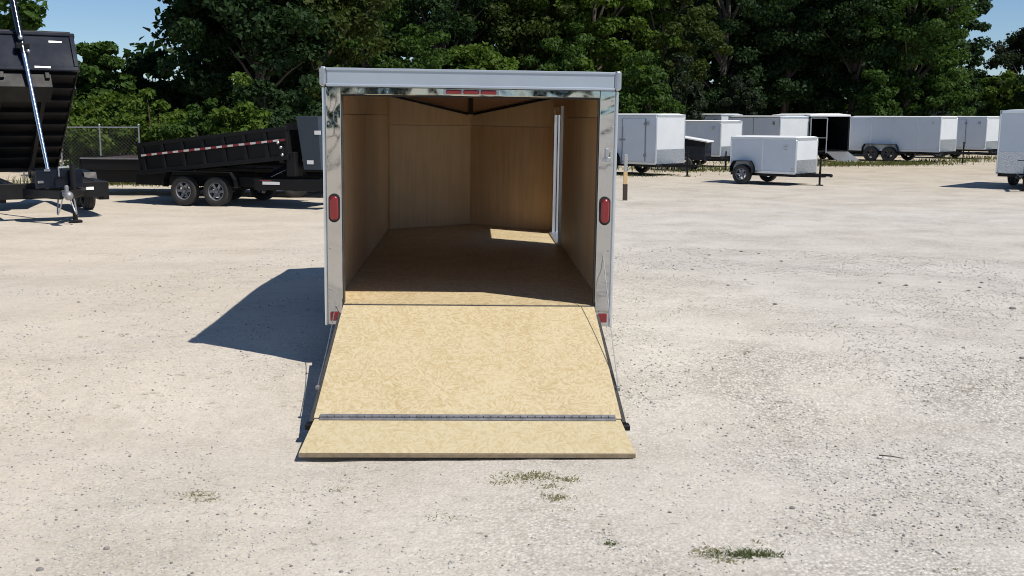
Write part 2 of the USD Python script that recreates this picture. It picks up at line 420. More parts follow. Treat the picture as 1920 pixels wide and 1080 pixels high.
def ground_z(x, y):
    """The yard rises a little where the open trailer stands."""
    x, y = np.asarray(x, float), np.asarray(y, float)
    rise = 0.2 * sstep(-1.5, 0.4, y) * (1 - sstep(3.0, 7.5, y)) * (1 - sstep(4.0, 9.0, -x)) * (1 - sstep(3.0, 8.0, x))
    p = np.stack([x, y, np.zeros_like(x)], -1)
    soft = (meshkit.fbm(p * 0.9, 3, 5) - 0.5) * 0.035 * sstep(1.6, 3.0, np.hypot(x, (y + 0.3) * 0.8)) + (meshkit.fbm(p * 5.0, 3, 8) - 0.5) * 0.012
    return rise + soft * (1 - 0.6 * sstep(20, 40, y)) - 0.006


def grid_axis(lo, hi, fine_lo, fine_hi, step, grow):
    a = list(np.arange(fine_lo, fine_hi + 1e-6, step))
    s, v = step, fine_hi
    while v < hi:
        s *= grow
        v += s
        a.append(min(v, hi))
    s, v = step, fine_lo
    while v > lo:
        s *= grow
        v -= s
        a.insert(0, max(v, lo))
    return np.array(sorted(set(np.round(a, 5))))


gx = grid_axis(-900, 900, -7, 8, 0.085, 1.09)
gy = grid_axis(-500, 1400, -5.2, 12, 0.085, 1.07)
GX, GY = np.meshgrid(gx, gy, indexing='ij')
GV = np.stack([GX, GY, ground_z(GX, GY)], -1).reshape(-1, 3)
ii, jj = np.meshgrid(np.arange(len(gx) - 1), np.arange(len(gy) - 1), indexing='ij')
q = (ii * len(gy) + jj).ravel()
GF = np.vstack([np.c_[q, q + len(gy), q + len(gy) + 1], np.c_[q, q + len(gy) + 1, q + 1]])
obj('ground', (GV, GF), M['gravel'], smooth=True, kind='structure', label='pale crushed stone yard')

# ------------------------------------------------------------------ the open trailer in the middle
HW, ZB, ZF, ZO, ZT, XO = 1.065, 0.4925, 0.64, 2.16, 2.344, 0.932
LS, AP = 5.16, 5.96                                 # length of the straight sides, tip of the vee nose
T = thing('enclosed_cargo_trailer', 'large open cargo trailer with plywood interior and lowered ramp in the foreground', 'trailer', (0, 0, 0), roty=math.degrees(0.012))
IW = 0.995                                          # inner face of the walls

# floor: sheets of strand board across the trailer
for i, (y0, y1) in enumerate(((0.012, 1.2), (1.203, 2.42), (2.423, 3.64), (3.643, LS))):
    obj('floor_panel', bx(-IW - 0.02, IW + 0.02, y0, y1, ZF - 0.019, ZF - 0.0005 * (i % 2), 0.001), M['osb_floor'], T)
obj('floor_panel', prism([(-IW - 0.02, LS + 0.003), (IW + 0.02, LS + 0.003), (0.06, AP - 0.03), (-0.06, AP - 0.03)], ZF - 0.019, ZF), M['osb_floor'], T)
obj('floor_frame', [bx(-1.03, 1.03, 0.02, LS, ZB + 0.03, ZF - 0.03), prism([(-1.03, LS), (1.03, LS), (0.05, AP - 0.05), (-0.05, AP - 0.05)], ZB + 0.03, ZF - 0.03)], M['black_steel'], T)

# inner wall sheets with open joints between them; the right wall has the side door
ZC = 2.285
SPLIT = 2.02
def wall_sheets(side, spans, z0=ZF, z1=ZC, top_seam=SPLIT):
    for k, (y0, y1) in enumerate(spans):
        for j, (a, b) in enumerate(((z0 + 0.002, top_seam - 0.0025), (top_seam + 0.0025, z1))):
            if b - a > 0.05:
                x = side * IW
                obj('wall_panel', bx(min(x, x + side * 0.009), max(x, x + side * 0.009), y0 + 0.0025, y1 - 0.0025, a, b, 0.0015), WALLS[(k + j + (side > 0)) % 3], T)
D0, D1, DT = 3.74, 4.90, 2.145                      # side door opening
wall_sheets(-1, ((0.03, 1.25), (1.25, 2.47), (2.47, 3.69), (3.69, LS)))
wall_sheets(1, ((0.03, 1.25), (1.25, 2.47), (2.47, D0)))
wall_sheets(1, ((D1, LS),))
wall_sheets(1, ((D0, D1),), z0=DT + 0.002, top_seam=DT - 0.1)
# vee nose sheets
def vee_sheet(side, z0, z1a, z1b, m):
    a, b = np.array([side * IW, LS]), np.array([side * 0.0, AP - 0.06])
    n = np.array([side * (b[1] - a[1]), side * -(b[0] - a[0]) * 1.0]); n /= np.linalg.norm(n)
    n = n if n[1] > 0 else -n
    p = [(*a, z0), (*b, z0), (*a, z1a), (*b, z1b)]
    p += [(c[0] + n[0] * 0.009, c[1] + n[1] * 0.009, c[2]) for c in p]
    obj('nose_wall_panel', hull(p), m, T)
NOSE_Z = 2.06
for s, m in ((-1, WALLS[2]), (1, WALLS[1])):
    vee_sheet(s, ZF + 0.002, 1.90, 1.90, m)
    vee_sheet(s, 1.905, 2.285, NOSE_Z, WALLS[0] if s < 0 else WALLS[2])
# dark corner battens where the sides meet the nose, and a light one at the left joint
for s in (-1, 1):
    obj('corner_batten', bar((s * (IW - 0.006), LS, ZF + 0.005), (s * (IW - 0.006), LS, 2.25), 0.035, 0.012, 0.002, up=(0, 1, 0)), WALLS[0], T)
# ceiling: flat as far as the nose, then falling to the tip, on dark bows
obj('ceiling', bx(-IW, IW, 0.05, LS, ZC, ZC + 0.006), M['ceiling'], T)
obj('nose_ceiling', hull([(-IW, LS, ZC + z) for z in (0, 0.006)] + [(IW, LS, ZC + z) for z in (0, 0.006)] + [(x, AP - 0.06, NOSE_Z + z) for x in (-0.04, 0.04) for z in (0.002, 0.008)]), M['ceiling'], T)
for y in (0.8, 1.4, 2.0, 2.6, 3.2, 3.8, 4.4, 5.0):
    obj('roof_bow', bx(-IW, IW, y - 0.02, y + 0.02, ZC - 0.03, ZC - 0.001, 0.003), M['black_steel'], T)
obj('nose_ceiling_rib', bar((0, LS, ZC - 0.012), (0, AP - 0.08, NOSE_Z - 0.008), 0.05, 0.02), M['black_steel'], T)
for s in (-1, 1):
    obj('nose_top_rail', bar((s * IW * 0.985, LS + 0.0, ZC - 0.028), (s * 0.04, AP - 0.085, NOSE_Z - 0.012), 0.028, 0.03), M['black_steel'], T)

# outside skin, roof, nose, bottom rail
for s in (-1, 1):
    xs = sorted((s * (HW - 0.022), s * (HW - 0.014)))
    if s < 0:
        obj('side_panel', bx(*xs, 0.14, LS, ZB + 0.04, 2.26), M['white_paint'], T)
    else:
        obj('side_panel', [bx(*xs, 0.14, D0, ZB + 0.04, 2.26), bx(*xs, D1, LS, ZB + 0.04, 2.26), bx(*xs, D0, D1, DT, 2.26), bx(*xs, D0, D1, ZB + 0.04, ZF - 0.02)], M['white_paint'], T)
    a, b = np.array([s * (HW - 0.014), LS]), np.array([s * 0.03, AP])
    p = [(*a, ZB + 0.04), (*b, ZB + 0.04), (*a, 2.26), (*b, 2.05)]
    p += [(c[0] - s * 0.006, c[1] - 0.006, c[2]) for c in p]
    obj('nose_panel', hull(p), M['white_paint'], T)
    obj('side_top_trim', bx(*sorted((s * (HW - 0.03), s * (HW + 0.004))), 0.16, LS, 2.24, 2.335, 0.006), M['mill_alu'], T)
    obj('side_bottom_trim', bx(*sorted((s * (HW - 0.03), s * (HW + 0.002))), 0.16, LS, ZB, ZB + 0.07, 0.004), M['mill_alu'], T)
obj('roof', [bx(-1.045, 1.045, 0.12, LS, 2.30, 2.335, 0.01),
             hull([(x, LS, z) for x in (-1.04, 1.04) for z in (2.30, 2.335)] + [(x, AP + 0.01, z) for x in (-0.05, 0.05) for z in (2.08, 2.11)])], M['roof_white'], T)
obj('nose_cap', bar((0, AP, ZB + 0.05), (0, AP, 2.08), 0.1, 0.05, 0.02, up=(0, 1, 0)), M['mill_alu'], T)

# side door frame: sill, head and two jambs through the wall, with a flat inner trim
xa, xb = IW - 0.010, HW + 0.01
ft = [('door_jamb', bx(xa - 0.022, xb, D0, D0 + 0.045, ZF + 0.002, DT, 0.003)), ('door_jamb', bx(xa, xb, D1 - 0.045, D1, ZF + 0.002, DT, 0.003)),
      ('door_head', bx(xa, xb, D0 + 0.045, D1 - 0.045, DT - 0.045, DT, 0.003)), ('door_sill', bx(xa - 0.03, xb, D0 + 0.045, D1 - 0.045, ZF + 0.002, ZF + 0.024, 0.003))]
obj('door_seal', bx(IW + 0.028, IW + 0.038, D1 - 0.056, D1 - 0.0455, ZF + 0.03, DT - 0.05), M['black_rubber'], T)
for n, m in ft:
    obj(n, m, M['mill_alu'], T)
sd = obj('side_door', [bx(HW + 0.012, HW + 0.045, D1 + 0.02, D1 + 0.02 + 1.1, ZF + 0.02, DT - 0.03, 0.006)], M['white_paint'], T, label='white side door swung flat against the trailer')
obj('door_hold', rod((HW + 0.05, D1 + 0.9, 1.3), (HW + 0.1, D1 + 0.9, 1.3), 0.01), M['galv'], sd)
obj('hinge', rod((HW + 0.03, D1 + 0.01, 0.8), (HW + 0.03, D1 + 0.01, 2.0), 0.012), M['galv'], sd)

# rear frame: polished posts and header, mill cap with cast corners, corner extrusions
for s in (-1, 1):
    x0, x1 = sorted((s * XO, s * 1.038))
    po = obj('rear_post', [bx(x0, x1, -0.012, 0.055, ZB - 0.01, 2.212, 0.004)], M['polished'], T)
    obj('corner_extrusion', [bx(*sorted((s * 1.040, s * HW)), -0.006, 0.14, ZB - 0.02, 2.212, 0.008)], M['mill_alu'], T)
    obj('cap_corner', [bx(*sorted((s * 1.03, s * (HW + 0.012))), -0.045, 0.15, 2.214, 2.352, 0.014)], M['cast_alu'], T)
    obj('post_lip', bx(*sorted((s * (XO - 0.012), s * (XO - 0.0005))), -0.004, 0.06, ZF + 0.004, ZO - 0.002, 0.002), M['dark_skin'], T)
    for zz in (2.16, 2.185):
        pass
    for zz in (0.75, 1.05, 1.68, 1.95, 2.14):
        obj('screw', lathe([(0, -0.0165), (0.006, -0.0155), (0.008, -0.012)], 8, 'y', (s * 1.02, 0, zz)), M['galv'], po)
obj('rear_header', [bx(-XO + 0.001, XO - 0.001, -0.010, 0.07, ZO, 2.212, 0.004)], M['polished'], T)
obj('rear_cap', [bx(-1.03, 1.03, -0.036, 0.12, 2.214, 2.344, 0.01), bx(-1.03, 1.03, -0.043, -0.03, 2.214, 2.232, 0.003), bx(-1.03, 1.03, -0.043, -0.03, 2.326, 2.344, 0.003)], M['cap_alu'], T)
obj('header_seal', bx(-XO, XO, 0.01, 0.03, ZO - 0.012, ZO - 0.001), M['black_rubber'], T)
# the spring housing behind the header
sh = obj('ramp_spring', [rod((-0.9, 0.16, 2.222), (0.9, 0.16, 2.222), 0.022, n=12)], M['galv'], T)

# lamps
bl = obj('clearance_light_bar', [bx(-0.2, 0.2, -0.018, -0.0105, 2.168, 2.206, 0.003)], M['cast_alu'], T)
for x in (-0.125, 0, 0.125):
    obj('red_lens', bx(x - 0.055, x + 0.055, -0.034, -0.0185, 2.173, 2.202, 0.006), M['red_lens'], bl)
for s, zz in ((-1, 1.347), (1, 1.347)):
    # oval lamp in a rubber grommet
    def stadium(hw, hh, y0, y1, dome=0.0):
        a = np.linspace(0, 2 * np.pi, 40, endpoint=False)
        pts = np.stack([hw * np.cos(a), np.sign(np.sin(a)) * (hh - hw) * (np.abs(np.sin(a)) > 1e-6) + hw * np.sin(a)], -1)
        P = [(x, y0, z) for x, z in pts] + [(x, y1, z) for x, z in pts]
        if dome:
            P += [(x * 0.7, y0 - dome, z * 0.85) for x, z in pts]
        return mv(hull(P), (s * 0.985, 0, zz))
    tl = obj('tail_light', stadium(0.040, 0.104, -0.030, -0.0125), M['black_rubber'], T)
    obj('red_lens', stadium(0.031, 0.088, -0.036, -0.031, 0.008), M['red_lens'], tl)
    rf = obj('corner_reflector', bx(s * 0.99 - 0.033, s * 0.99 + 0.033, -0.028, -0.0125, 0.515, 0.58, 0.004), M['red_lens'], T)
# small dark latch pieces on the right post
obj('latch_keeper', [bx(0.975, 1.0, -0.03, -0.0125, 1.735, 1.80, 0.004), bx(0.955, 1.02, -0.02, -0.0125, 1.705, 1.735, 0.003)], M['cast_alu'], T)

# rear sill and ramp hinge
obj('rear_sill', bx(-XO, XO, -0.008, 0.011, ZF - 0.09, ZF - 0.004, 0.003), M['dark_skin'], T)
obj('ramp_hinge', [rod((-XO, -0.018, ZF - 0.022), (XO, -0.018, ZF - 0.022), 0.011, n=10)], M['dark_skin'], T)

# ramp: door frame, strand board, flap hinge and flap
RL, RA = 1.331, 0.381
def ramp_mesh(x0, x1, s0, s1, d0, d1, b=0.002, x0b=None, x1b=None):
    """A slab on the ramp plane: s runs down the ramp, d is the height above its top face."""
    x0b, x1b = x0 if x0b is None else x0b, x1 if x1b is None else x1b
    m = hull([(x, s, d) for s, xs in ((s0, (x0, x1)), (s1, (x0b, x1b))) for x in xs for d in (d0, d1)])
    v = m.vertices.copy()
    s, d = v[:, 1].copy(), v[:, 2].copy()
    v[:, 1] = -0.03 - s * math.cos(RA) + -d * math.sin(RA) * -1 * -1
    v[:, 2] = ZF - 0.016 - s * math.sin(RA) + d * math.cos(RA)
    m.vertices = v
    return m
rp = obj('ramp_door', [ramp_mesh(-0.925, 0.925, 0.0, RL, 0, 0.012, x0b=-0.968, x1b=0.968)], M['osb'], T, label='strand board deck of the lowered ramp door')
for s in (-1, 1):
    xs = sorted((s * 0.927, s * 0.949)); xe = sorted((s * 0.970, s * 0.994))
    obj('side_rail', ramp_mesh(xs[0], xs[1], 0.10, RL + 0.03, -0.045, 0.008, 0.002, xe[0], xe[1]), M['dark_skin'], rp)
obj('outer_skin', ramp_mesh(-0.925, 0.925, 0.02, RL, -0.05, -0.002, 0.002, -0.965, 0.965), M['white_paint'], rp)
fh = obj('flap_hinge', [ramp_mesh(-0.93, 0.93, RL - 0.028, RL + 0.028, 0.0125, 0.021)], M['hinge_steel'], T)
KN = 40
for k in range(KN):
    x = -0.93 + (k + 0.5) * 1.86 / KN
    obj('knuckle', ramp_mesh(x - 0.02, x + 0.02, RL - 0.011, RL + 0.011, 0.0215, 0.032), M['hinge_steel'], fh)
# flap lies flatter, its lip on the ground
y1, z1 = -0.03 - RL * math.cos(RA) - 0.012, ZF - 0.016 - RL * math.sin(RA) + 0.006
y2, z2 = y1 - 0.385, 0.040
def slab(x0a, x1a, x0b, x1b, t0, t1):
    n = np.array([0, -(z2 - z1), y2 - y1]); n /= np.linalg.norm(n); n = n if n[2] > 0 else -n
    P = []
    for y, z, xs in ((y1, z1, (x0a, x1a)), (y2, z2, (x0b, x1b))):
        for x in xs:
            for t in (t0, t1):
                P.append((x, y + n[1] * t, z + n[2] * t))
    return hull(P)
fl = obj('ramp_flap', slab(-0.962, 0.962, -1.0, 1.0, -0.018, 0.0), M['osb_flap'], T, label='strand board flap at the foot of the ramp')
fr = np.array([y2, z2])
obj('flap_edge', bx(-1.001, 1.001, y2 - 0.007, y2 - 0.001, z2 - 0.026, z2 - 0.004, 0.001), M['board_edge'], fl)
# ramp cables and their brackets
for s in (-1, 1):
    sa = 1.02
    ey, ez = -0.03 - sa * math.cos(RA), ZF - 0.016 - sa * math.sin(RA) + 0.02
    a = np.array([s * 0.985, -0.02, 1.02 if s > 0 else 0.62]); b = np.array([s * 0.985, ey, ez])
    p = [a + (b - a) * t - np.array([0, 0, 0.03 * math.sin(math.pi * t)]) for t in np.linspace(0, 1, 12)]
    obj('ramp_cable', tube(p, 0.003, 6), M['galv'], T)
    obj('cable_bracket', bx(s * 0.985 - 0.012, s * 0.985 + 0.012, ey - 0.014, ey + 0.014, ez - 0.02, ez + 0.008, 0.004), M['hinge_steel'], T)
    # latch bar tongue at the foot of the side rail
    ey2, ez2 = -0.03 - (RL + 0.04) * math.cos(RA), ZF - 0.02 - (RL + 0.04) * math.sin(RA)
    obj('latch_bar', bx(s * 0.985 - 0.03, s * 0.985 + 0.03, ey2 - 0.035, ey2 + 0.04, ez2 - 0.03, ez2 + 0.004, 0.004), M['black_steel'], T)


# ------------------------------------------------------------------ wheels
def tyre_mesh(r, w, y):
    pr = [(r * 0.60, -w * 0.40), (r * 0.72, -w * 0.5), (r * 0.88, -w * 0.5), (r * 0.965, -w * 0.44), (r, -w * 0.36),
          (r, -w * 0.2), (r * 0.965, -w * 0.18), (r * 0.965, -w * 0.13), (r, -w * 0.11), (r, w * 0.11), (r * 0.965, w * 0.13), (r * 0.965, w * 0.18),
          (r, w * 0.2), (r, w * 0.36), (r * 0.965, w * 0.44), (r * 0.88, w * 0.5), (r * 0.72, w * 0.5), (r * 0.60, w * 0.40)]
    return lathe(pr, 32, 'y', (0, y, 0))


def rim_mesh(r, w, out):
    """A steel wheel: rolled edge, dished disc with windows between spokes, hub and nuts."""
    parts = [lathe([(r * 0.63, -w * 0.42), (r * 0.63, w * 0.40), (r * 0.57, w * 0.43), (r * 0.55, w * 0.36), (r * 0.53, -w * 0.3)], 28),
             lathe([(0.001, w * 0.12), (r * 0.26, w * 0.16), (r * 0.27, w * 0.08), (r * 0.3, -w * 0.05)], 20),
             lathe([(0.001, w * 0.34), (r * 0.10, w * 0.33), (r * 0.13, w * 0.28), (r * 0.14, w * 0.1)], 16)]
    for k in range(6):
        a = k * math.pi / 3
        p0, p1 = np.array([math.cos(a), 0, math.sin(a)]) * r * 0.22, np.array([math.cos(a), 0, math.sin(a)]) * r * 0.56
        parts.append(bar(p0 + [0, w * 0.12, 0], p1 + [0, w * 0.2, 0], r * 0.17, 0.025, up=(0, 1, 0)))
        b = a + math.pi / 6
        parts.append(lathe([(0.001, w * 0.24), (0.012, w * 0.235), (0.014, w * 0.14)], 6, 'y', (math.cos(b) * r * 0.19, 0, math.sin(b) * r * 0.19)))
    m = cat(parts)
    if out < 0:
        m.vertices[:, 1] *= -1
        m.invert()
    return m


def wheel(parent, x, y, r, w, out, rim='grey_rim'):
    wl = obj('wheel', mv(tyre_mesh(r, w, 0), (x, y, r)), M['rubber'], parent, smooth=35)
    obj('rim', mv(rim_mesh(r, w, out), (x, y, r)), M[rim], wl, smooth=30)
    return wl


def fender_mesh(x0, x1, y0, y1, z, flat):
    """An arched or flat-topped mudguard strip."""
    top = [(x0, z - 0.34), (x0 + 0.02, z - 0.16), (x0 + 0.12, z), (x1 - 0.12, z), (x1 - 0.02, z - 0.16), (x1, z - 0.34)]
    parts = []
    for (xa, za), (xb, zb) in zip(top[:-1], top[1:]):
        parts.append(hull([(x, y, zz + d) for x, zz in ((xa, za), (xb, zb)) for y in (y0, y1) for d in (0, 0.02)]))
    return cat(parts)


# wheels and tongue of the open trailer (mostly out of sight under it)
for s in (-1, 1):
    for y in (2.3, 3.15):
        w_ = obj('wheel', lathe([(0.2, -0.08), (0.24, -0.1), (0.31, -0.1), (0.335, -0.07), (0.335, 0.07), (0.31, 0.1), (0.24, 0.1), (0.2, 0.08)], 28, 'x', (s * (HW + 0.13), y, 0.52)), M['rubber'], T, smooth=35)
        obj('rim', lathe([(0.001, s * 0.05), (0.1, s * 0.06), (0.15, s * 0.03), (0.2, s * 0.08), (0.2, -s * 0.08)], 24, 'x', (s * (HW + 0.13), y, 0.52)), M['grey_rim'], w_, smooth=30)
for y in (2.3, 3.15):
    obj('axle', rod((-1.1, y, 0.50), (1.1, y, 0.50), 0.035), M['black_steel'], T)
obj('tongue', [bar((-0.55, LS, ZB), (0, AP + 1.0, ZB), 0.07, 0.12), bar((0.55, LS, ZB), (0, AP + 1.0, ZB), 0.07, 0.12)], M['black_steel'], T)
obj('jack', [rod((0.0, AP + 0.75, 0.03), (0.0, AP + 0.75, 0.95), 0.03), bx(-0.09, 0.09, AP + 0.66, AP + 0.84, 0.0, 0.03)], M['galv'], T)


# ------------------------------------------------------------------ other enclosed trailers
def cargo_trailer(name, label, loc, heading, L, W, z0, z1, tandem=False, wheel_x=0.0, r=0.33, door=None, guard=0.45, nose=0.0, jack=True, post=True, roof_slope=0.0, rear_door=False, fender='black_steel', dark=None):
    """x forward, y left. heading: degrees anticlockwise from +x. The right-hand side (y < 0) faces the camera."""
    t = thing(name, label, 'trailer', loc, heading)
    body = dark or 'white_paint'
    h2 = W / 2
    # four skins rather than one block: sides, front, rear
    seams = max(2, int(round(L / 1.22)))
    for s in (-1, 1):
        for k in range(seams):
            a, b = -L / 2 + L * k / seams, -L / 2 + L * (k + 1) / seams
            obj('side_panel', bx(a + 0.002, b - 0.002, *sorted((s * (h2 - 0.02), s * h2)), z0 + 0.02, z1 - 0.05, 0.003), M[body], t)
    for s in (-1, 1):
        for k in range(1, seams):
            a = -L / 2 + L * k / seams
            obj('seam_strip', bx(a - 0.018, a + 0.018, *sorted((s * (h2 + 0.0005), s * (h2 + 0.004))), z0 + 0.07, z1 - 0.105), M['mill_alu'], t)
    obj('front_panel', bx(L / 2 - 0.022, L / 2 + 0.004, -h2 + 0.045, h2 - 0.045, z0 + 0.02, z1 - 0.05, 0.004), M[body], t)
    obj('rear_panel', bx(-L / 2 - 0.004, -L / 2 + 0.022, -h2 + 0.03, h2 - 0.03, z0 + 0.02, z1 - 0.05, 0.004), M[body], t)
    rf = [hull([(x, y, z1 - 0.05 + d) for x in (-L / 2, L / 2) for y in (-h2, h2) for d in (0, 0.012)] + [(x, y, z1) for x in (-L / 2 + 0.02, L / 2 - 0.02 - roof_slope) for y in (-h2 * 0.55, h2 * 0.55)])]
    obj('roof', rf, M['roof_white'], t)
    for s in (-1, 1):
        obj('roof_trim', bx(-L / 2, L / 2, *sorted((s * (h2 - 0.01), s * (h2 + 0.012))), z1 - 0.1, z1 - 0.035, 0.004), M['mill_alu'], t)
        obj('bottom_trim', bx(-L / 2, L / 2, *sorted((s * (h2 - 0.01), s * (h2 + 0.012))), z0 - 0.02, z0 + 0.06, 0.004), M['mill_alu'], t)
        obj('corner_trim', [bx(L / 2 - 0.05, L / 2 + 0.012, *sorted((s * (h2 - 0.05), s * (h2 + 0.010))), z0 + 0.0, z1 - 0.105, 0.018)], M['mill_alu'], t)
        obj('corner_trim', [bx(-L / 2 - 0.012, -L / 2 + 0.04, *sorted((s * (h2 - 0.04), s * (h2 + 0.010))), z0 + 0.0, z1 - 0.105, 0.012)], M['mill_alu'], t)
        obj('marker_light', bx(L / 2 - 0.14, L / 2 - 0.08, *sorted((s * (h2 + 0.0005), s * (h2 + 0.012))), z0 + 0.12, z0 + 0.15, 0.003), M['ochre_post'], t)
    obj('front_top_trim', bx(L / 2 - 0.01, L / 2 + 0.02, -h2 + 0.05, h2 - 0.05, z1 - 0.11, z1 - 0.035, 0.006), M['mill_alu'], t)
    if guard:
        obj('stone_guard', bx(L / 2 + 0.0045, L / 2 + 0.010, -h2 + 0.055, h2 - 0.055, z0, z0 + guard, 0.001), M['diamond'], t)
    obj('floor_frame', [bx(-L / 2, L / 2, -h2 + 0.05, h2 - 0.05, z0 - 0.1, z0 + 0.015)], M['black_steel'], t)
    if door:
        a, b, s = door
        d = obj('side_door', bx(a, b, -h2 - 0.022, -h2 - 0.001, z0 + 0.1, z1 - 0.18, 0.006), M['white_paint'], t)
        for xx, zz in ((a, None), (b, None)):
            obj('door_edge', bx(xx - 0.014, xx + 0.014, -h2 - 0.027, -h2 - 0.002, z0 + 0.09, z1 - 0.17), M['hinge_steel'], d)
        obj('latch_bar', [bx(a - 0.12, a + 0.14, -h2 - 0.05, -h2 - 0.03, (z0 + z1) / 2 - 0.07, (z0 + z1) / 2 - 0.02, 0.004), rod((a + 0.02, -h2 - 0.045, z0 + 0.3), (a + 0.02, -h2 - 0.045, z1 - 0.45), 0.014)], M['hinge_steel'], d)
        for zz in (z0 + 0.25, z1 - 0.4):
            obj('hinge', bx(b - 0.06, b + 0.05, -h2 - 0.035, -h2 - 0.0275, zz, zz + 0.09), M['hinge_steel'], d)
    vn = obj('side_vent', bx(L / 2 - 0.42, L / 2 - 0.26, -h2 - 0.018, -h2 - 0.0005, z1 - 0.42, z1 - 0.26, 0.006), M['mill_alu'], t)
    for k in range(3):
        obj('louvre', bx(L / 2 - 0.405, L / 2 - 0.275, -h2 - 0.026, -h2 - 0.0185, z1 - 0.395 + k * 0.045, z1 - 0.375 + k * 0.045), M['hinge_steel'], vn)
    xs = (wheel_x - 0.43, wheel_x + 0.43) if tandem else (wheel_x,)
    for s in (-1, 1):
        yw = s * (h2 + 0.02 + 0.1)
        for x in xs:
            wheel(t, x, yw, r, 0.2, s, 'black_rim' if tandem else 'grey_rim')
        obj('fender', fender_mesh(xs[0] - r - 0.08, xs[-1] + r + 0.08, *sorted((s * (h2 + 0.012), s * (h2 + 0.25))), 2 * r + 0.09, tandem), M[fender], t)
        obj('tail_light', bx(-L / 2 - 0.02, -L / 2 - 0.005, *sorted((s * (h2 - 0.16), s * (h2 - 0.07))), z0 + 0.25, z0 + 0.45, 0.006), M['red_lens'], t)
    obj('axle', [rod((x, -h2, r), (x, h2, r), 0.03) for x in xs], M['black_steel'], t)
    tl = 0.95 if L > 2.6 else 0.6
    tg = obj('tongue', [bar((L / 2 - 0.3, s * h2 * 0.55, z0 - 0.06), (L / 2 + tl, s * 0.04, z0 - 0.06), 0.06, 0.1) for s in (-1, 1)], M['black_steel'], t)
    obj('coupler', [bar((L / 2 + tl - 0.1, 0, z0 - 0.04), (L / 2 + tl + 0.2, 0, z0 - 0.04), 0.09, 0.08, 0.015), mv(trimesh.creation.icosphere(2, 0.055), (L / 2 + tl + 0.2, 0, z0 - 0.05))], M['black_steel'], tg)
    if jack:
        obj('jack', [rod((L / 2 + tl * 0.75, 0, 0.03), (L / 2 + tl * 0.75, 0, z0 + 0.45), 0.032), rod((L / 2 + tl * 0.75, 0, z0 + 0.4), (L / 2 + tl * 0.75 + 0.02, -0.2, z0 + 0.4), 0.012),
                     bx(L / 2 + tl * 0.75 - 0.08, L / 2 + tl * 0.75 + 0.08, -0.08, 0.08, 0.0, 0.03, 0.004)], M['black_steel'], t)
    return t


HD = -45.0
def place(px, Y):
    x = at(px, Y)
    return (x, Y, float(ground_z(x, Y)))


cargo_trailer('cargo_trailer', 'white cargo trailer with a latched side door, just right of the open trailer', place(1188, 30.0), HD, 2.9, 1.75, 0.42, 2.14, wheel_x=-0.45, door=(0.02, 1.0, 1), guard=0.5)
cargo_trailer('cargo_trailer', 'blue-shaded white cargo trailer partly hidden behind the smallest trailer', place(1302, 36.5), HD, 3.1, 1.65, 0.45, 1.9, wheel_x=-0.5, guard=0.4)
cargo_trailer('cargo_trailer', 'white cargo trailer far back showing only its bright top at the left of its row', place(1318, 47.0), HD - 6, 3.0, 1.8, 0.45, 2.2, wheel_x=-0.4, guard=0.4)
cargo_trailer('cargo_trailer', 'white cargo trailer rising directly behind the smallest trailer', place(1428, 41.5), HD - 9, 3.0, 2.15, 0.45, 2.10, wheel_x=-0.4, guard=0.4)
cargo_trailer('small_cargo_trailer', 'smallest white cargo trailer, low with one wheel under a black fender', place(1440, 24.6), HD + 1, 2.2, 1.4, 0.36, 1.46, wheel_x=-0.60, r=0.30, guard=0.4)
cargo_trailer('cargo_trailer', 'long white cargo trailer with two dark wheels side by side', place(1674, 41.5), HD, 4.3, 2.0, 0.5, 2.10, tandem=True, wheel_x=-0.55, r=0.35, guard=0.55)
cargo_trailer('cargo_trailer', 'white cargo trailer with a latched side door beyond the twin-wheeled trailer', place(1784, 45.0), HD - 2, 3.0, 1.75, 0.5, 2.12, wheel_x=-0.7, door=(-0.35, 0.5, 1), guard=0.4)
cargo_trailer('cargo_trailer', 'dark grey-blue trailer end in the gap left of the right picture edge', place(1870, 50.0), HD, 3.0, 1.8, 0.5, 2.0, wheel_x=-0.4, guard=0.5, dark='slate_steel')
cargo_trailer('cargo_trailer', 'grey-shaded trailer cut by the right picture edge with a wide stone guard and jack', place(1950, 22.8), 225.0, 3.2, 2.0, 0.45, 2.27, wheel_x=-0.4, guard=0.62)
cargo_trailer('cargo_trailer', 'long white trailer roof behind the dark open trailer', place(1660, 52.0), HD + 14, 6.5, 2.1, 0.5, 2.42, tandem=True, wheel_x=-0.75, r=0.35)

# small black open-topped trailer with its pale lid propped up
t = thing('lidded_trailer', 'small black box trailer with a tilted pale lid between two white trailers', 'trailer', place(1290, 32.5), HD + 20)
obj('box_side', [bx(-0.62, 0.62, -0.55, 0.55, 0.42, 0.95, 0.01)], M['black_gloss'], t)
obj('raised_side', [hull([(x, y, z) for y in (-0.55, 0.55) for x, z in ((-0.62, 0.95), (0.62, 0.95), (-0.62, 1.28), (0.62, 1.08))])], M['black_steel'], t)
obj('lid', [hull([(x, y, z + d) for y in (-0.6, 0.6) for x, z in ((-0.68, 1.30), (0.7, 1.085)) for d in (0, 0.045)])], M['roof_white'], t)
for s in (-1, 1):
    wheel(t, -0.1, s * 0.68, 0.27, 0.16, s, 'black_rim')
obj('tongue', [bar((0.6, 0, 0.42), (1.6, 0, 0.42), 0.07, 0.09)], M['black_steel'], t)
obj('jack', [rod((1.3, 0, 0.02), (1.3, 0, 0.75), 0.03)], M['black_steel'], t)

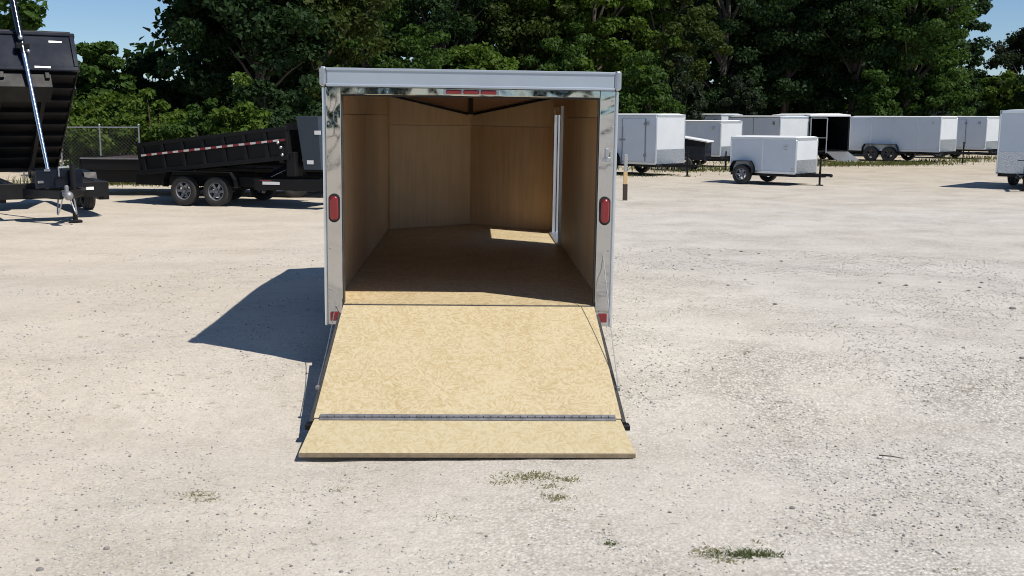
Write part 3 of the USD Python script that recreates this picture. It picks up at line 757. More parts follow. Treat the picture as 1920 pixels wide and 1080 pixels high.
# trailer seen from behind with a dark, open interior and its ramp down
t = thing('open_dark_trailer', 'trailer with a pitch-dark open interior and pale ramp left of the twin-wheeled trailer', 'trailer', place(1540, 41.0), 8.0)
w2, L2, a0, a1 = 1.0, 4.2, 0.5, 2.12
for s in (-1, 1):
    obj('side_panel', bx(*sorted((s * (w2 - 0.03), s * w2)), 0, L2, a0, a1), M['white_paint'], t)
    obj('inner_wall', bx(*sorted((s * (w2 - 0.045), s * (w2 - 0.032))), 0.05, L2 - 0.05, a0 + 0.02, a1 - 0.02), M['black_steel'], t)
    obj('rear_post', bx(*sorted((s * (w2 - 0.07), s * (w2 + 0.01))), -0.03, 0.05, a0 - 0.05, a1 - 0.05, 0.006), M['black_steel'], t)
obj('front_panel', bx(-w2, w2, L2, L2 + 0.03, a0, a1), M['white_paint'], t)
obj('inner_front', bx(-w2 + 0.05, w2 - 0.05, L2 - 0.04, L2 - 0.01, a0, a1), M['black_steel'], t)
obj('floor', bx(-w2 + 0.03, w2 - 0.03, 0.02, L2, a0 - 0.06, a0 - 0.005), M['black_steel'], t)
obj('roof', [hull([(x, y, z) for x in (-w2, w2) for y in (-0.03, L2) for z in (a1, a1 + 0.03)] + [(x, y, a1 + 0.09) for x in (-0.5, 0.5) for y in (0.1, L2 - 0.1)])], M['roof_white'], t)
obj('rear_cap', bx(-w2 - 0.015, w2 + 0.015, -0.06, 0.04, a1 - 0.05, a1 + 0.03, 0.01), M['roof_white'], t)
obj('ramp_door', [hull([(x, y, z + d) for x in (-0.15, w2 - 0.05) for y, z in ((-0.06, a0 - 0.08), (-1.25, 0.04)) for d in (0, 0.04)])], M['cast_alu'], t)
sf = obj('swing_gate', [bar((-w2 + 0.03, -0.08, a0 + 0.1), (-w2 + 0.03, -0.08, a1 - 0.12), 0.045), bar((-w2 + 0.7, -0.35, a0 - 0.1), (-w2 + 0.7, -0.35, a1 - 0.12), 0.045),
                        bar((-w2 + 0.03, -0.08, a1 - 0.12), (-w2 + 0.7, -0.35, a1 - 0.12), 0.045), bar((-w2 + 0.03, -0.08, a0 + 0.6), (-w2 + 0.7, -0.35, a0 + 0.6), 0.03)], M['galv'], t)
for s in (-1, 1):
    for y in (1.9, 2.75):
        w_ = obj('wheel', lathe([(0.2, -0.08), (0.31, -0.1), (0.335, -0.07), (0.335, 0.07), (0.31, 0.1), (0.2, 0.08)], 24, 'x', (s * (w2 + 0.12), y, 0.335)), M['rubber'], t, smooth=35)
        obj('rim', lathe([(0.001, s * 0.05), (0.15, s * 0.03), (0.2, s * 0.08)], 20, 'x', (s * (w2 + 0.12), y, 0.335)), M['black_rim'], w_)
obj('floor_frame', bx(-w2 + 0.1, w2 - 0.1, 0.1, L2 + 1.2, a0 - 0.17, a0 - 0.065), M['black_steel'], t)
obj('jack', rod((0, L2 + 1.0, 0.0), (0, L2 + 1.0, 0.9), 0.03), M['black_steel'], t)

# grey open tray trailer roof between (low, long grey band behind the small trailer)
# marker post
px_, py_ = 3.81, 18.07
mp = thing('marker_post', 'slim post with dark brown base and ochre band beside the open trailer', 'post', (px_, py_, float(ground_z(px_, py_))))
obj('base', bx(-0.055, 0.055, -0.035, 0.035, -0.05, 0.40, 0.004), M['brown_post'], mp)
obj('band', bx(-0.047, 0.047, -0.03, 0.03, 0.40, 0.70, 0.003), M['ochre_post'], mp)
obj('upper_post', bx(-0.042, 0.042, -0.026, 0.026, 0.70, 1.12, 0.01), M['grey_post'], mp)

# ------------------------------------------------------------------ raised dump trailer at the left edge
t = thing('dump_trailer', 'black dump trailer with its bed tipped up on a chrome hoist at the left edge', 'trailer', (-8.15, 13.3, float(ground_z(-8.15, 13.3))), -60.0)
BL, TH = 4.0, math.radians(33)
hx, hz = -0.45 - BL, 0.78                            # rear hinge
def bed(P):
    """Bed coordinates (along from the hinge, across, above the bed floor) to the trailer's."""
    P = np.asarray(P, float)
    return np.stack([hx + P[:, 0] * math.cos(TH) - P[:, 2] * math.sin(TH), P[:, 1] - 0.24, hz + P[:, 0] * math.sin(TH) + P[:, 2] * math.cos(TH)], -1)
def bedbox(x0, x1, y0, y1, z0, z1, b=0.0):
    m = bx(x0, x1, y0, y1, z0, z1, b)
    m.vertices = bed(m.vertices)
    return m
obj('bed_floor', bedbox(-0.1, BL, -1.0, 1.0, 0.0, 0.03), M['black_steel'], t)
for k in range(9):
    obj('crossmember', bedbox(0.15 + k * 0.46, 0.23 + k * 0.46, -0.98, 0.98, -0.10, -0.001, 0.004), M['black_steel'], t)
for s in (-1, 1):
    obj('bed_rail', bedbox(0, BL, s * 0.42 - 0.04, s * 0.42 + 0.04, -0.24, -0.101, 0.004), M['black_steel'], t)
    obj('bed_side', [bedbox(-0.1, BL, *sorted((s * 1.0, s * 1.03)), -0.06, 0.80, 0.004), bedbox(-0.1, BL + 0.02, *sorted((s * 0.97, s * 1.07)), 0.78, 0.86, 0.008)] + [bedbox(0.1 + k * 0.62, 0.18 + k * 0.62, *sorted((s * 1.03, s * 1.075)), 0.0, 0.78, 0.004) for k in range(7)], M['black_steel'], t)
fw_ = obj('front_wall', [bedbox(BL - 0.02, BL + 0.01, -1.0, 1.0, 0.0, 0.80)], M['black_gloss'], t)
obj('top_rail', bedbox(BL - 0.05, BL + 0.05, -1.06, 1.06, 0.78, 0.85, 0.01), M['black_gloss'], fw_)
obj('bottom_rail', bedbox(BL - 0.03, BL + 0.04, -1.04, 1.04, -0.07, 0.03, 0.012), M['black_gloss'], fw_)
for y in (-1.0, 1.0):
    obj('corner_post', bedbox(BL - 0.03, BL + 0.045, y - 0.045, y + 0.045, 0.03, 0.78, 0.01), M['black_gloss'], fw_)
for y0_, y1_, zz in ((-0.98, -0.76, -0.035), (0.55, 0.8, 0.62), (0.2, 0.5, -0.03)):
    obj('reflective_strip', bedbox(BL + 0.041 if zz < 0.5 else BL + 0.011, BL + 0.046 if zz < 0.5 else BL + 0.015, y0_, y1_, zz, zz + 0.045), M['label_white'], fw_)
# a deep well of hoist shrouding under the front wall
obj('hoist_shroud', [bedbox(BL - 0.6, BL - 0.06, -0.5, 0.5, -0.42, -0.102, 0.01)], M['black_steel'], t)
obj('tarp_roll', [tube(bed([(BL - 0.06, -1.0, 0.9), (BL - 0.06, 1.0, 0.9)]), 0.05, 10)], M['black_rubber'], t)
# hoist
c0, c1 = np.array([0.12, -0.06, 0.70]), bed([(BL + 0.14, 0.02, 0.42)])[0]
c2 = c0 + (c1 - c0) * 1.0
hs = obj('hoist', [rod(c0, c0 + (c1 - c0) * 0.98, 0.034, 0.048, 14)], M['chrome'], t, smooth=30)
obj('hoist_sleeve', [rod(c1 - (c1 - c0) * 0.06, c1 + (c1 - c0) * 0.36, 0.062, n=12)], M['black_gloss'], hs, smooth=30)
obj('trunnion', [bx(c1[0] - 0.09, c1[0] + 0.06, c1[1] - 0.13, c1[1] + 0.13, c1[2] - 0.06, c1[2] + 0.06, 0.015)], M['black_steel'], hs)
obj('hose_fitting', [mv(trimesh.creation.icosphere(2, 0.05), c1 + np.array([0.06, -0.03, 0.16])), mv(trimesh.creation.icosphere(2, 0.04), c1 + np.array([0.08, 0.09, -0.1]))], M['galv'], hs)
obj('pivot', [rod(c0 + [0, -0.12, 0], c0 + [0, 0.12, 0], 0.05)], M['galv'], hs)
# frame, tongue, jack, wheels
for s in (-1, 1):
    obj('frame_rail', bx(-4.6, 0.1, s * 0.78 - 0.05, s * 0.78 + 0.05, 0.46, 0.74, 0.01), M['black_steel'], t)
obj('front_crossbeam', [bx(0.0, 0.14, -1.0, 1.0, 0.42, 0.72, 0.012)], M['black_steel'], t)
obj('step_board', [bx(-3.2, -0.1, -1.05, -0.85, 0.34, 0.70, 0.01), bx(-3.2, -0.1, 0.85, 1.05, 0.34, 0.70, 0.01)], M['black_steel'], t)
tg = obj('tongue', [bar((0.1, s * 0.55, 0.55), (1.25, s * 0.06, 0.55), 0.08, 0.16, 0.01) for s in (-1, 1)], M['black_steel'], t)
obj('coupler', [bar((1.15, 0, 0.58), (1.62, 0, 0.58), 0.12, 0.11, 0.02), mv(trimesh.creation.icosphere(2, 0.085), (1.6, 0, 0.56)), bx(1.4, 1.48, -0.03, 0.03, 0.6, 0.74, 0.01)], M['hinge_steel'], tg)
jk = obj('jack', [rod((0.85, 0.22, 0.04), (0.85, 0.22, 0.62), 0.045, n=12), rod((0.85, 0.22, 0.5), (0.85, 0.22, 1.12), 0.055, n=12), bx(0.74, 0.96, 0.11, 0.33, 0.0, 0.04, 0.006)], M['black_steel'], t, smooth=35)
obj('crank', [rod((0.85, 0.22, 1.05), (0.85, -0.02, 1.05), 0.014), rod((0.85, -0.02, 1.05), (0.85, -0.02, 0.88), 0.014)], M['galv'], jk)
obj('toolbox', [bx(0.2, 0.72, -0.42, 0.42, 0.64, 1.0, 0.02)], M['black_gloss'], t)
for y_, z_ in ((-0.2, 1.02), (0.25, 1.01), (-0.33, 0.8)):
    obj('latch', bx(0.7, 0.74, y_ - 0.05, y_ + 0.05, z_ - 0.05, z_, 0.006), M['chrome'], t)
for s in (-1, 1):
    pts = [np.array([1.1, s * 0.1, 0.5]) + np.array([0.45 * u, s * 0.06 * math.sin(math.pi * u), -0.3 * math.sin(math.pi * u)]) for u in np.linspace(0, 1, 16)]
    obj('safety_chain', tube(pts, 0.014, 6), M['galv'], t)
obj('decal', bx(0.1405, 0.144, 0.5, 0.72, 0.56, 0.62), M['label_white'], t)
for s in (-1, 1):
    for x in (-2.9, -2.0):
        wheel(t, x, s * 0.98, 0.36, 0.22, s, 'black_rim')
    obj('fender', fender_mesh(-3.35, -1.55, *sorted((s * 0.87, s * 1.12)), 0.80, True), M['black_steel'], t)

# ------------------------------------------------------------------ low black dump trailer with striped tape
ax = math.degrees(math.atan2(-0.30, 0.80))
t = thing('dump_trailer', 'black dump trailer with red and white striped tape along its slightly tipped bed', 'trailer', (-5.75, 17.35, float(ground_z(-5.75, 17.35))), ax)
for s in (-1, 1):
    obj('frame_rail', bx(-2.0, 3.4, s * 0.62 - 0.04, s * 0.62 + 0.04, 0.42, 0.66, 0.008), M['black_steel'], t)
    for x in (-0.43, 0.43):
        wheel(t, x, s * 0.95, 0.335, 0.21, s, 'grey_rim')
    obj('fender', fender_mesh(-0.95, 0.95, *sorted((s * 0.83, s * 1.08)), 0.76, True), M['black_steel'], t)
    obj('axle', [rod((x, -0.9, 0.335), (x, 0.9, 0.335), 0.04) for x in (-0.43, 0.43)][0 if s < 0 else 1], M['black_steel'], t)
TT = math.radians(6.0)
def bed2(m):
    v = m.vertices
    x, z = v[:, 0] + 2.1, v[:, 2]
    v = v.copy()
    v[:, 0] = -2.1 + x * math.cos(TT) - z * math.sin(TT)
    v[:, 2] = 0.70 + x * math.sin(TT) + z * math.cos(TT)
    m.vertices = v
    return m
for s in (-1, 1):
    obj('bed_side', [bed2(bx(-1.6, 2.3, *sorted((s * 0.93, s * 0.96)), 0, 0.58, 0.004)), bed2(bx(-1.62, 2.32, *sorted((s * 0.90, s * 1.0)), 0.56, 0.64, 0.008))] + [bed2(bx(-1.5 + k * 0.54, -1.42 + k * 0.54, *sorted((s * 0.96, s * 1.0)), 0.0, 0.56, 0.004)) for k in range(7)], M['black_steel'], t)
    obj('bed_bottom_rail', bed2(bx(-1.6, 2.3, *sorted((s * 0.9, s * 1.005)), -0.08, 0.02, 0.006)), M['black_steel'], t)
obj('bed_floor', bed2(bx(-1.6, 2.3, -0.92, 0.92, 0.0, 0.03)), M['black_steel'], t)
obj('front_wall', bed2(bx(2.27, 2.30, -0.93, 0.93, 0.03, 0.7, 0.004)), M['black_steel'], t)
obj('tailgate', bed2(bx(-1.64, -1.605, -0.95, 0.95, -0.05, 0.62, 0.006)), M['black_steel'], t)
for k in range(13):
    a = -1.5 + k * 0.29
    obj('tape_white', bed2(bx(a, a + 0.14, -1.0085, -1.0055, 0.33, 0.375)), M['tape_white'], t)
    obj('tape_red', bed2(bx(a + 0.142, a + 0.288, -1.0085, -1.0055, 0.33, 0.375)), M['tape_red'], t)
obj('tape_backing', bed2(bx(-1.58, 2.3, -1.005, -0.9615, 0.31, 0.395)), M['black_steel'], t)
sh_ = obj('pump_shroud', [hull([(x, y, z) for y in (-0.85, 0.55) for x, z in ((2.42, 2.02), (2.95, 2.0), (2.58, 0.86), (3.0, 0.86))])], M['slate_steel'], t)
for x, z in ((2.86, 1.62), (2.66, 0.98)):
    obj('decal', bx(x, x + 0.16, -0.856, -0.852, z, z + 0.085), M['label_white'], sh_)
obj('hoist_ram', [rod((1.2, -0.3, 0.6), (2.2, -0.3, 1.05), 0.05)], M['black_gloss'], t)
obj('front_step', [bx(1.4, 3.2, -1.0, -0.62, 0.40, 0.64, 0.01)], M['black_steel'], t)
obj('decal', bx(1.62, 2.05, -1.004, -1.0005, 0.52, 0.585), M['label_white'], t)
obj('decal', [bx(1.55, 1.85, -1.004, -1.0005, 0.60, 0.62)], M['tape_red'], t)
obj('battery_box', [bx(2.2, 2.42, -0.95, -0.62, 0.70, 1.24, 0.012), bx(2.05, 2.16, -0.99, -0.9, 1.0, 1.4, 0.01)], M['black_steel'], t)
for x, z in ((2.12, 1.34), (2.15, 1.18), (2.05, 1.44)):
    obj('fitting', mv(trimesh.creation.icosphere(1, 0.035), (x, -1.02, z)), M['galv'], t)
obj('tongue', [bar((3.0, s * 0.6, 0.54), (4.3, s * 0.06, 0.54), 0.08, 0.16) for s in (-1, 1)], M['black_steel'], t)
obj('jack', rod((4.0, 0, 0.02), (4.0, 0, 1.1), 0.05), M['black_steel'], t)

# black deckover trailer parked behind it
t = thing('flatbed_trailer', 'long black flat deck trailer parked behind the striped-tape dump trailer', 'trailer', (-6.1, 20.2, float(ground_z(-6.1, 20.2))), -10.0)
for k in range(6):
    y0 = -1.1 + k * 0.37
    obj('deck_plank', bx(-3.6, 3.6, y0 + 0.004, y0 + 0.362, 0.90, 0.94, 0.004), M['brown_post'], t)
for s in (-1, 1):
    obj('side_rail', bx(-3.65, 3.65, *sorted((s * 1.12, s * 1.2)), 0.66, 0.965, 0.01), M['black_steel'], t)
    obj('rub_rail', bx(-3.65, 3.65, *sorted((s * 1.2005, s * 1.235)), 0.93, 0.965, 0.004), M['hinge_steel'], t)
    obj('main_beam', bx(-3.6, 4.0, s * 0.5 - 0.06, s * 0.5 + 0.06, 0.42, 0.65, 0.006), M['black_steel'], t)
    for x in (1.1, 1.95):
        wheel(t, x, s * 0.98, 0.36, 0.22, s, 'black_rim')
obj('rear_board', bx(-3.72, -3.655, -1.2, 1.2, 0.40, 0.965, 0.01), M['black_steel'], t)
obj('tool_tray', bx(-3.4, 0.2, -1.1, -0.75, 0.34, 0.66, 0.01), M['black_steel'], t)
sp = obj('spare_tyre', mv(tyre_mesh(0.34, 0.2, 0), (-0.9, -1.3, 0.64)), M['rubber'], t, smooth=35)
obj('rim', mv(rim_mesh(0.34, 0.2, -1), (-0.9, -1.3, 0.64)), M['black_rim'], sp)
obj('tongue', [bar((3.6, s * 0.5, 0.55), (5.0, s * 0.06, 0.55), 0.08, 0.18) for s in (-1, 1)], M['black_steel'], t)

# ------------------------------------------------------------------ chain link fence at the left
FX0, FX1, FY = at(60, 25.5), at(276, 25.5), 25.5
t = thing('chain_link_fence', 'chain-link fence with a galvanised top rail before the left bushes', 'fence', (0, 0, 0))
n_ = 4
for k in range(n_):
    x = FX0 + (FX1 - FX0) * k / (n_ - 1)
    obj('post', [rod((x, FY, -0.05), (x, FY, 1.72), 0.026), mv(trimesh.creation.icosphere(1, 0.04), (x, FY, 1.73))], M['galv'], t)
obj('top_rail', rod((FX0, FY, 1.66), (FX1, FY, 1.66), 0.022), M['galv'], t)
W_ = FX1 - FX0
wires = []
st = 0.11
for k in range(int(-1.6 / st), int(W_ / st)):
    for s in (-1, 1):
        x0 = FX0 + k * st
        a, b = (x0, 0.06), (x0 + 1.6, 1.66)
        if s < 0:
            a, b = (x0 + 1.6, 0.06), (x0, 1.66)
        (ax_, az_), (bx_, bz_) = a, b
        def clipx(px, pz, qx, qz):
            if px < FX0:
                u = (FX0 - px) / (qx - px); px, pz = FX0, pz + (qz - pz) * u
            if px > FX1:
                u = (FX1 - px) / (qx - px); px, pz = FX1, pz + (qz - pz) * u
            return px, pz
        a2, b2 = clipx(*a, *b), clipx(*b, *a)
        if abs(a2[0] - b2[0]) > 0.05:
            wires.append(tube([(a2[0], FY - 0.03 + 0.006 * s, a2[1]), (b2[0], FY - 0.03 + 0.006 * s, b2[1])], 0.0022, 3))
obj('wire_mesh', wires, M['hinge_steel'], t, kind='stuff')


# ------------------------------------------------------------------ trees
def leaves(cent, rad, n, size, rng, droop=0.3):
    """n small folded leaf faces round each clump centre."""
    k = len(cent)
    c = np.repeat(cent, n, 0)
    r = np.repeat(rad, n)[:, None]
    d = rng.normal(size=(k * n, 3)); d /= np.linalg.norm(d, axis=1, keepdims=True)
    rr = rng.random((k * n, 1)) ** 0.42
    p = c + d * rr * r * np.array([1.0, 1.0, 0.62])
    L = size * (0.6 + 0.8 * rng.random((k * n, 1)))
    nrm = d * 0.7 + rng.normal(size=(k * n, 3)) * 0.7 + np.array([0, 0, 0.55])
    nrm /= np.linalg.norm(nrm, axis=1, keepdims=True)
    t = np.cross(nrm, rng.normal(size=(k * n, 3))); t /= np.linalg.norm(t, axis=1, keepdims=True)
    t[:, 2] -= droop; t /= np.linalg.norm(t, axis=1, keepdims=True)
    s = np.cross(nrm, t); s /= np.linalg.norm(s, axis=1, keepdims=True) + 1e-9
    w = L * 0.34
    V = np.stack([p - t * L / 2, p + s * w - t * L * 0.05 + nrm * w * 0.25, p + t * L / 2, p - s * w - t * L * 0.05 + nrm * w * 0.25], 1).reshape(-1, 3)
    i = np.arange(k * n)[:, None] * 4
    F = np.vstack([i + [0, 1, 2], i + [0, 2, 3]])
    return V, F


def tree(name, label, category, x, y, h, r, kind, seed, base=0.12, clumps=120, n=150, size=0.205, group=None, trunk_r=None, trunk=True, lean=(0, 0), squash=1.0):
    rng = np.random.default_rng(seed)
    z = float(ground_z(x, y))
    t = thing(name, label, category, (x, y, z), group=group)
    zc, hz_ = h * (base + 1) / 2, h * (1 - base) / 2
    d = rng.normal(size=(clumps * 3, 3)); d /= np.linalg.norm(d, axis=1, keepdims=True)
    lump = 0.62 + 0.75 * meshkit.noise(d * 1.9 + seed * 3.1, seed)
    q = d * (0.35 + 0.65 * rng.random((len(d), 1)) ** 0.5) * lump[:, None]
    c = q * np.array([r, r * squash, hz_]) + [0, 0, zc]
    c[:, 0] += lean[0] * c[:, 2] / h; c[:, 1] += lean[1] * c[:, 2] / h
    c = c[c[:, 2] > 0.25][:clumps]
    rad = (0.16 + 0.14 * rng.random(len(c))) * min(r, 3.2) * (0.9 if r > 2 else 1.2)
    V, F = leaves(c, rad, n, size, rng)
    V[:, 2] = np.maximum(V[:, 2], 0.02)
    obj('crown', (V, F), LEAF[kind], t)
    tr = trunk_r or max(0.05, h * 0.017)
    if trunk:
        zs = np.linspace(0, h * 0.82, 7)
        path = np.stack([lean[0] * zs / h + 0.12 * np.sin(zs * 0.7 + seed), lean[1] * zs / h + 0.12 * np.cos(zs * 0.6 + seed), zs - 0.1 * (zs == 0)], -1)
        parts = [tube(path, tr * (1 - 0.8 * zs / zs[-1]) * np.where(zs == 0, 1.35, 1), 8)]
        for k in rng.choice(len(c), min(16, len(c)), False):
            zz = np.clip(c[k][2] * 0.6, h * 0.12, h * 0.75)
            a = np.array([np.interp(zz, zs, path[:, 0]), np.interp(zz, zs, path[:, 1]), zz])
            m_ = (a + c[k]) / 2 + [0, 0, 0.15 * np.linalg.norm(c[k] - a) * 0.4]
            parts.append(tube([a, m_, c[k]], [tr * 0.42, tr * 0.25, tr * 0.08], 5))
        obj('trunk', parts, M['bark'], t, smooth=40)
    else:
        parts = []
        for k in rng.choice(len(c), min(9, len(c)), False):
            parts.append(tube([(rng.normal() * 0.1, rng.normal() * 0.1, -0.05), c[k] * [0.6, 0.6, 0.5], c[k]], [0.035, 0.025, 0.01], 5))
        obj('stem', parts, M['bark'], t, smooth=40)
    return t


def tr(name, label, cat_, px, Y, *a, **k):
    return tree(name, label, cat_, at(px, Y), Y, *a, **k)


B = 'trees at the back of the yard'
# left: the tree over the tipped bed, shrubs, and the big spreading tree
tr('tree', 'tree topping the tipped black bed at the left edge', 'tree', 5, 24.0, 7.6, 1.6, 'mid', 3, base=0.3, clumps=80)
tr('tree', 'narrow tree with a pointed top left of the blue sky gap', 'tree', 205, 30.5, 4.95, 1.15, 'mid', 4, base=0.1, clumps=70)
tr('tree', 'low dark tree right under the blue sky gap', 'tree', 300, 33.0, 4.5, 1.5, 'deep', 5, base=0.08, clumps=80)
tr('tree', 'round-topped tree between tipped bed and pointed tree', 'tree', 150, 31.5, 4.2, 1.2, 'mid', 6, base=0.08, clumps=60)
for k, (px, Y, h, r, kd, lab) in enumerate((
        (215, 27.0, 2.9, 1.25, 'bright', 'sunlit yellow-green shrub behind the chain-link fence near the tipped bed'),
        (305, 27.6, 2.7, 1.2, 'bright', 'sunlit yellow-green shrub over the right end of the chain-link fence'),
        (395, 26.0, 2.5, 1.1, 'mid', 'leafy shrub behind the tail of the striped dump trailer'),
        (160, 28.5, 3.1, 1.0, 'mid', 'shrub peeping past the edge of the tipped bed'),
        (462, 25.0, 2.9, 1.05, 'bright', 'pale leafy shrub above the middle of the striped dump trailer'),
        (560, 25.5, 3.2, 1.2, 'deep', 'dark shrub behind the slate pump shroud'))):
    tr('shrub', lab, 'shrub', px, Y, h, r, kd, 20 + k, base=0.02, clumps=50, n=110, size=0.15, trunk=False)
tr('tree', 'big spreading tree with a branch reaching into the left sky gap', 'tree', 500, 32.0, 10.5, 3.1, 'deep', 7, base=0.08, clumps=210)
tr('tree', 'tree standing just left of the open trailer roof', 'tree', 610, 34.0, 10.5, 2.7, 'olive', 8, base=0.1, clumps=150)
# one long branch with feathery leaves against the sky
tr('tree', 'loose leafy tree above the left half of the trailer roof', 'tree', 705, 42.0, 12.5, 2.7, 'mid', 9, base=0.1, clumps=110)
tr('tree', 'tree above the clearance lights of the open trailer', 'tree', 830, 44.0, 13.0, 3.4, 'deep', 10, base=0.08, clumps=170)
tr('tree', 'pale green low tree just over the middle of the trailer roof', 'tree', 905, 39.0, 5.6, 1.7, 'bright', 11, base=0.1, clumps=80)
tr('tree', 'tree above the right half of the trailer roof', 'tree', 985, 45.0, 13.5, 3.4, 'olive', 12, base=0.08, clumps=180)
tr('tree', 'bright green tree over the right rear corner of the open trailer', 'tree', 1110, 44.0, 12.6, 3.0, 'bright', 13, base=0.06, clumps=180)
tr('tree', 'dusty green tree left of the dark tree mass', 'tree', 1232, 45.0, 11.5, 2.5, 'olive', 14, base=0.05, clumps=140)
tr('tree', 'dark tree over the roofs nearest the open trailer', 'tree', 1345, 52.0, 14.5, 3.5, 'deep', 15, base=0.06, clumps=190)
tr('tree', 'dark tree behind the smallest trailer', 'tree', 1460, 53.0, 15.0, 3.7, 'deep', 16, base=0.06, clumps=200)
tr('tree', 'dark tree behind the trailer with the dark open interior', 'tree', 1580, 52.0, 14.5, 3.6, 'deep', 17, base=0.06, clumps=200)
tr('tree', 'tree with yellow-green top over the twin-wheeled trailer', 'tree', 1675, 51.0, 13.0, 3.2, 'mid', 18, base=0.06, clumps=180)
tr('tree', 'tall tree at the left side of the right sky gap', 'tree', 1750, 53.0, 13.5, 2.1, 'deep', 19, base=0.05, clumps=160)
tr('tree', 'grey-green tree low under the right sky gap', 'tree', 1892, 58.0, 8.0, 2.7, 'grey', 30, base=0.04, clumps=130)
tr('shrub', 'yellow-green shrub right of the last white trailers', 'shrub', 1848, 53.0, 4.9, 1.4, 'bright', 31, base=0.02, clumps=60, trunk=False)
tr('tree', 'tree out at the far right edge behind the cut-off trailer', 'tree', 1965, 50.0, 6.6, 2.2, 'deep', 32, base=0.04, clumps=110)
# lower growth standing in front of the dark wood
for k, (px, Y, h, r, kd, lab) in enumerate((
        (1190, 40.5, 5.0, 1.5, 'mid', 'green shrub over the white trailer with the latched door'),
        (1262, 43.0, 4.6, 1.5, 'grey', 'grey-green shrub left of the dark tree trunks'),
        (1375, 48.5, 4.4, 1.1, 'grey', 'pale sapling in front of the darkest trees'),
        (1625, 48.0, 4.2, 1.2, 'mid', 'small green shrub over the roof of the twin-wheeled trailer'),
        (1745, 49.0, 5.2, 1.5, 'mid', 'shrub over the front of the twin-wheeled trailer'),
        (1050, 40.0, 6.0, 1.6, 'mid', 'bushy tree low behind the right end of the trailer roof'),
        (800, 38.0, 5.4, 1.7, 'mid', 'bushy tree low behind the left part of the trailer roof'))):
    tr('shrub', lab, 'shrub', px, Y, h, r, kd, 40 + k, base=0.03, clumps=64, n=120, size=0.18, trunk=False)

# what stands behind the camera and shows in the polished frame
for k, (x_, y_, h_, r_) in enumerate(((-24, -46, 11, 4.0), (-14, -49, 12, 4.5), (-5, -47, 11, 4.2), (4, -50, 12.5, 4.6), (13, -47, 11, 4.0), (23, -48, 12, 4.5))):
    tree('tree', 'tree of the row behind the camera, mirrored in the polished rear frame', 'tree', x_, y_, h_, r_, 'deep', 60 + k, base=0.05, clumps=70, n=60, size=0.6, group='trees behind the camera')

# the wood behind, one dark mass
rng = np.random.default_rng(77)
Vs, Fs, o = [], [], 0
for k in range(64):
    px = -120 + k * 33 + rng.normal() * 10
    if -60 < px < 430:
        hh = 2.6
    elif px > 1725:
        hh = 4.0
    else:
        hh = 13.5
    Y = 60 + rng.random() * 7 if px > 560 else 44 + rng.random() * 5
    nC = int(16 + hh * 3.0)
    c = np.stack([at(px, Y) + rng.normal(size=nC) * 1.5, Y + rng.normal(size=nC) * 1.5, rng.random(nC) * hh + 0.4], -1)
    V, F = leaves(c, 1.0 + 0.6 * rng.random(nC), 42, 0.55, rng)
    Vs.append(V); Fs.append(F + o); o += len(V)
obj('distant_wood', (np.vstack(Vs), np.vstack(Fs)), LEAF['deep'], None, label='dark mass of woodland behind the trees', category='wood', kind='stuff')


# ------------------------------------------------------------------ grass, weeds, stones
def blades(n, spread, hmin, hmax, rng, cx=0.0, cy=0.0, wide=0.008, lean=0.7, sy=1.0, density=None):
    a = rng.random(n) * 2 * np.pi
    x = cx + rng.normal(size=n) * spread
    y = cy + rng.normal(size=n) * spread * sy
    h = hmin + (hmax - hmin) * rng.random(n)
    z = ground_z(x, y)
    d = np.stack([np.cos(a), np.sin(a)], -1)
    ln = lean * h * rng.random(n)
    w = wide * (0.6 + 0.8 * rng.random(n))
    p0 = np.stack([x, y, z - 0.004], -1)
    s = np.stack([-d[:, 1], d[:, 0], np.zeros(n)], -1) * w[:, None]
    mid = p0 + np.stack([d[:, 0] * ln * 0.4, d[:, 1] * ln * 0.4, h * 0.6], -1)
    tip = p0 + np.stack([d[:, 0] * ln, d[:, 1] * ln, h * (1 - 0.2 * lean)], -1)
    V = np.stack([p0 - s, p0 + s, mid + s * 0.8, mid - s * 0.8, tip], 1).reshape(-1, 3)
    i = np.arange(n)[:, None] * 5
    return V, np.vstack([i + [0, 1, 2], i + [0, 2, 3], i + [3, 2, 4]])


rng = np.random.default_rng(5)
def patch(spots, wide=0.012, lean=0.7):
    Vs, Fs, o = [], [], 0
    for (cx, cy, n, sp, h0, h1, sy) in spots:
        V, F = blades(n, sp, h0, h1, rng, cx, cy, wide, lean, sy)
        Vs.append(V); Fs.append(F + o); o += len(V)
    return np.vstack(Vs), np.vstack(Fs)


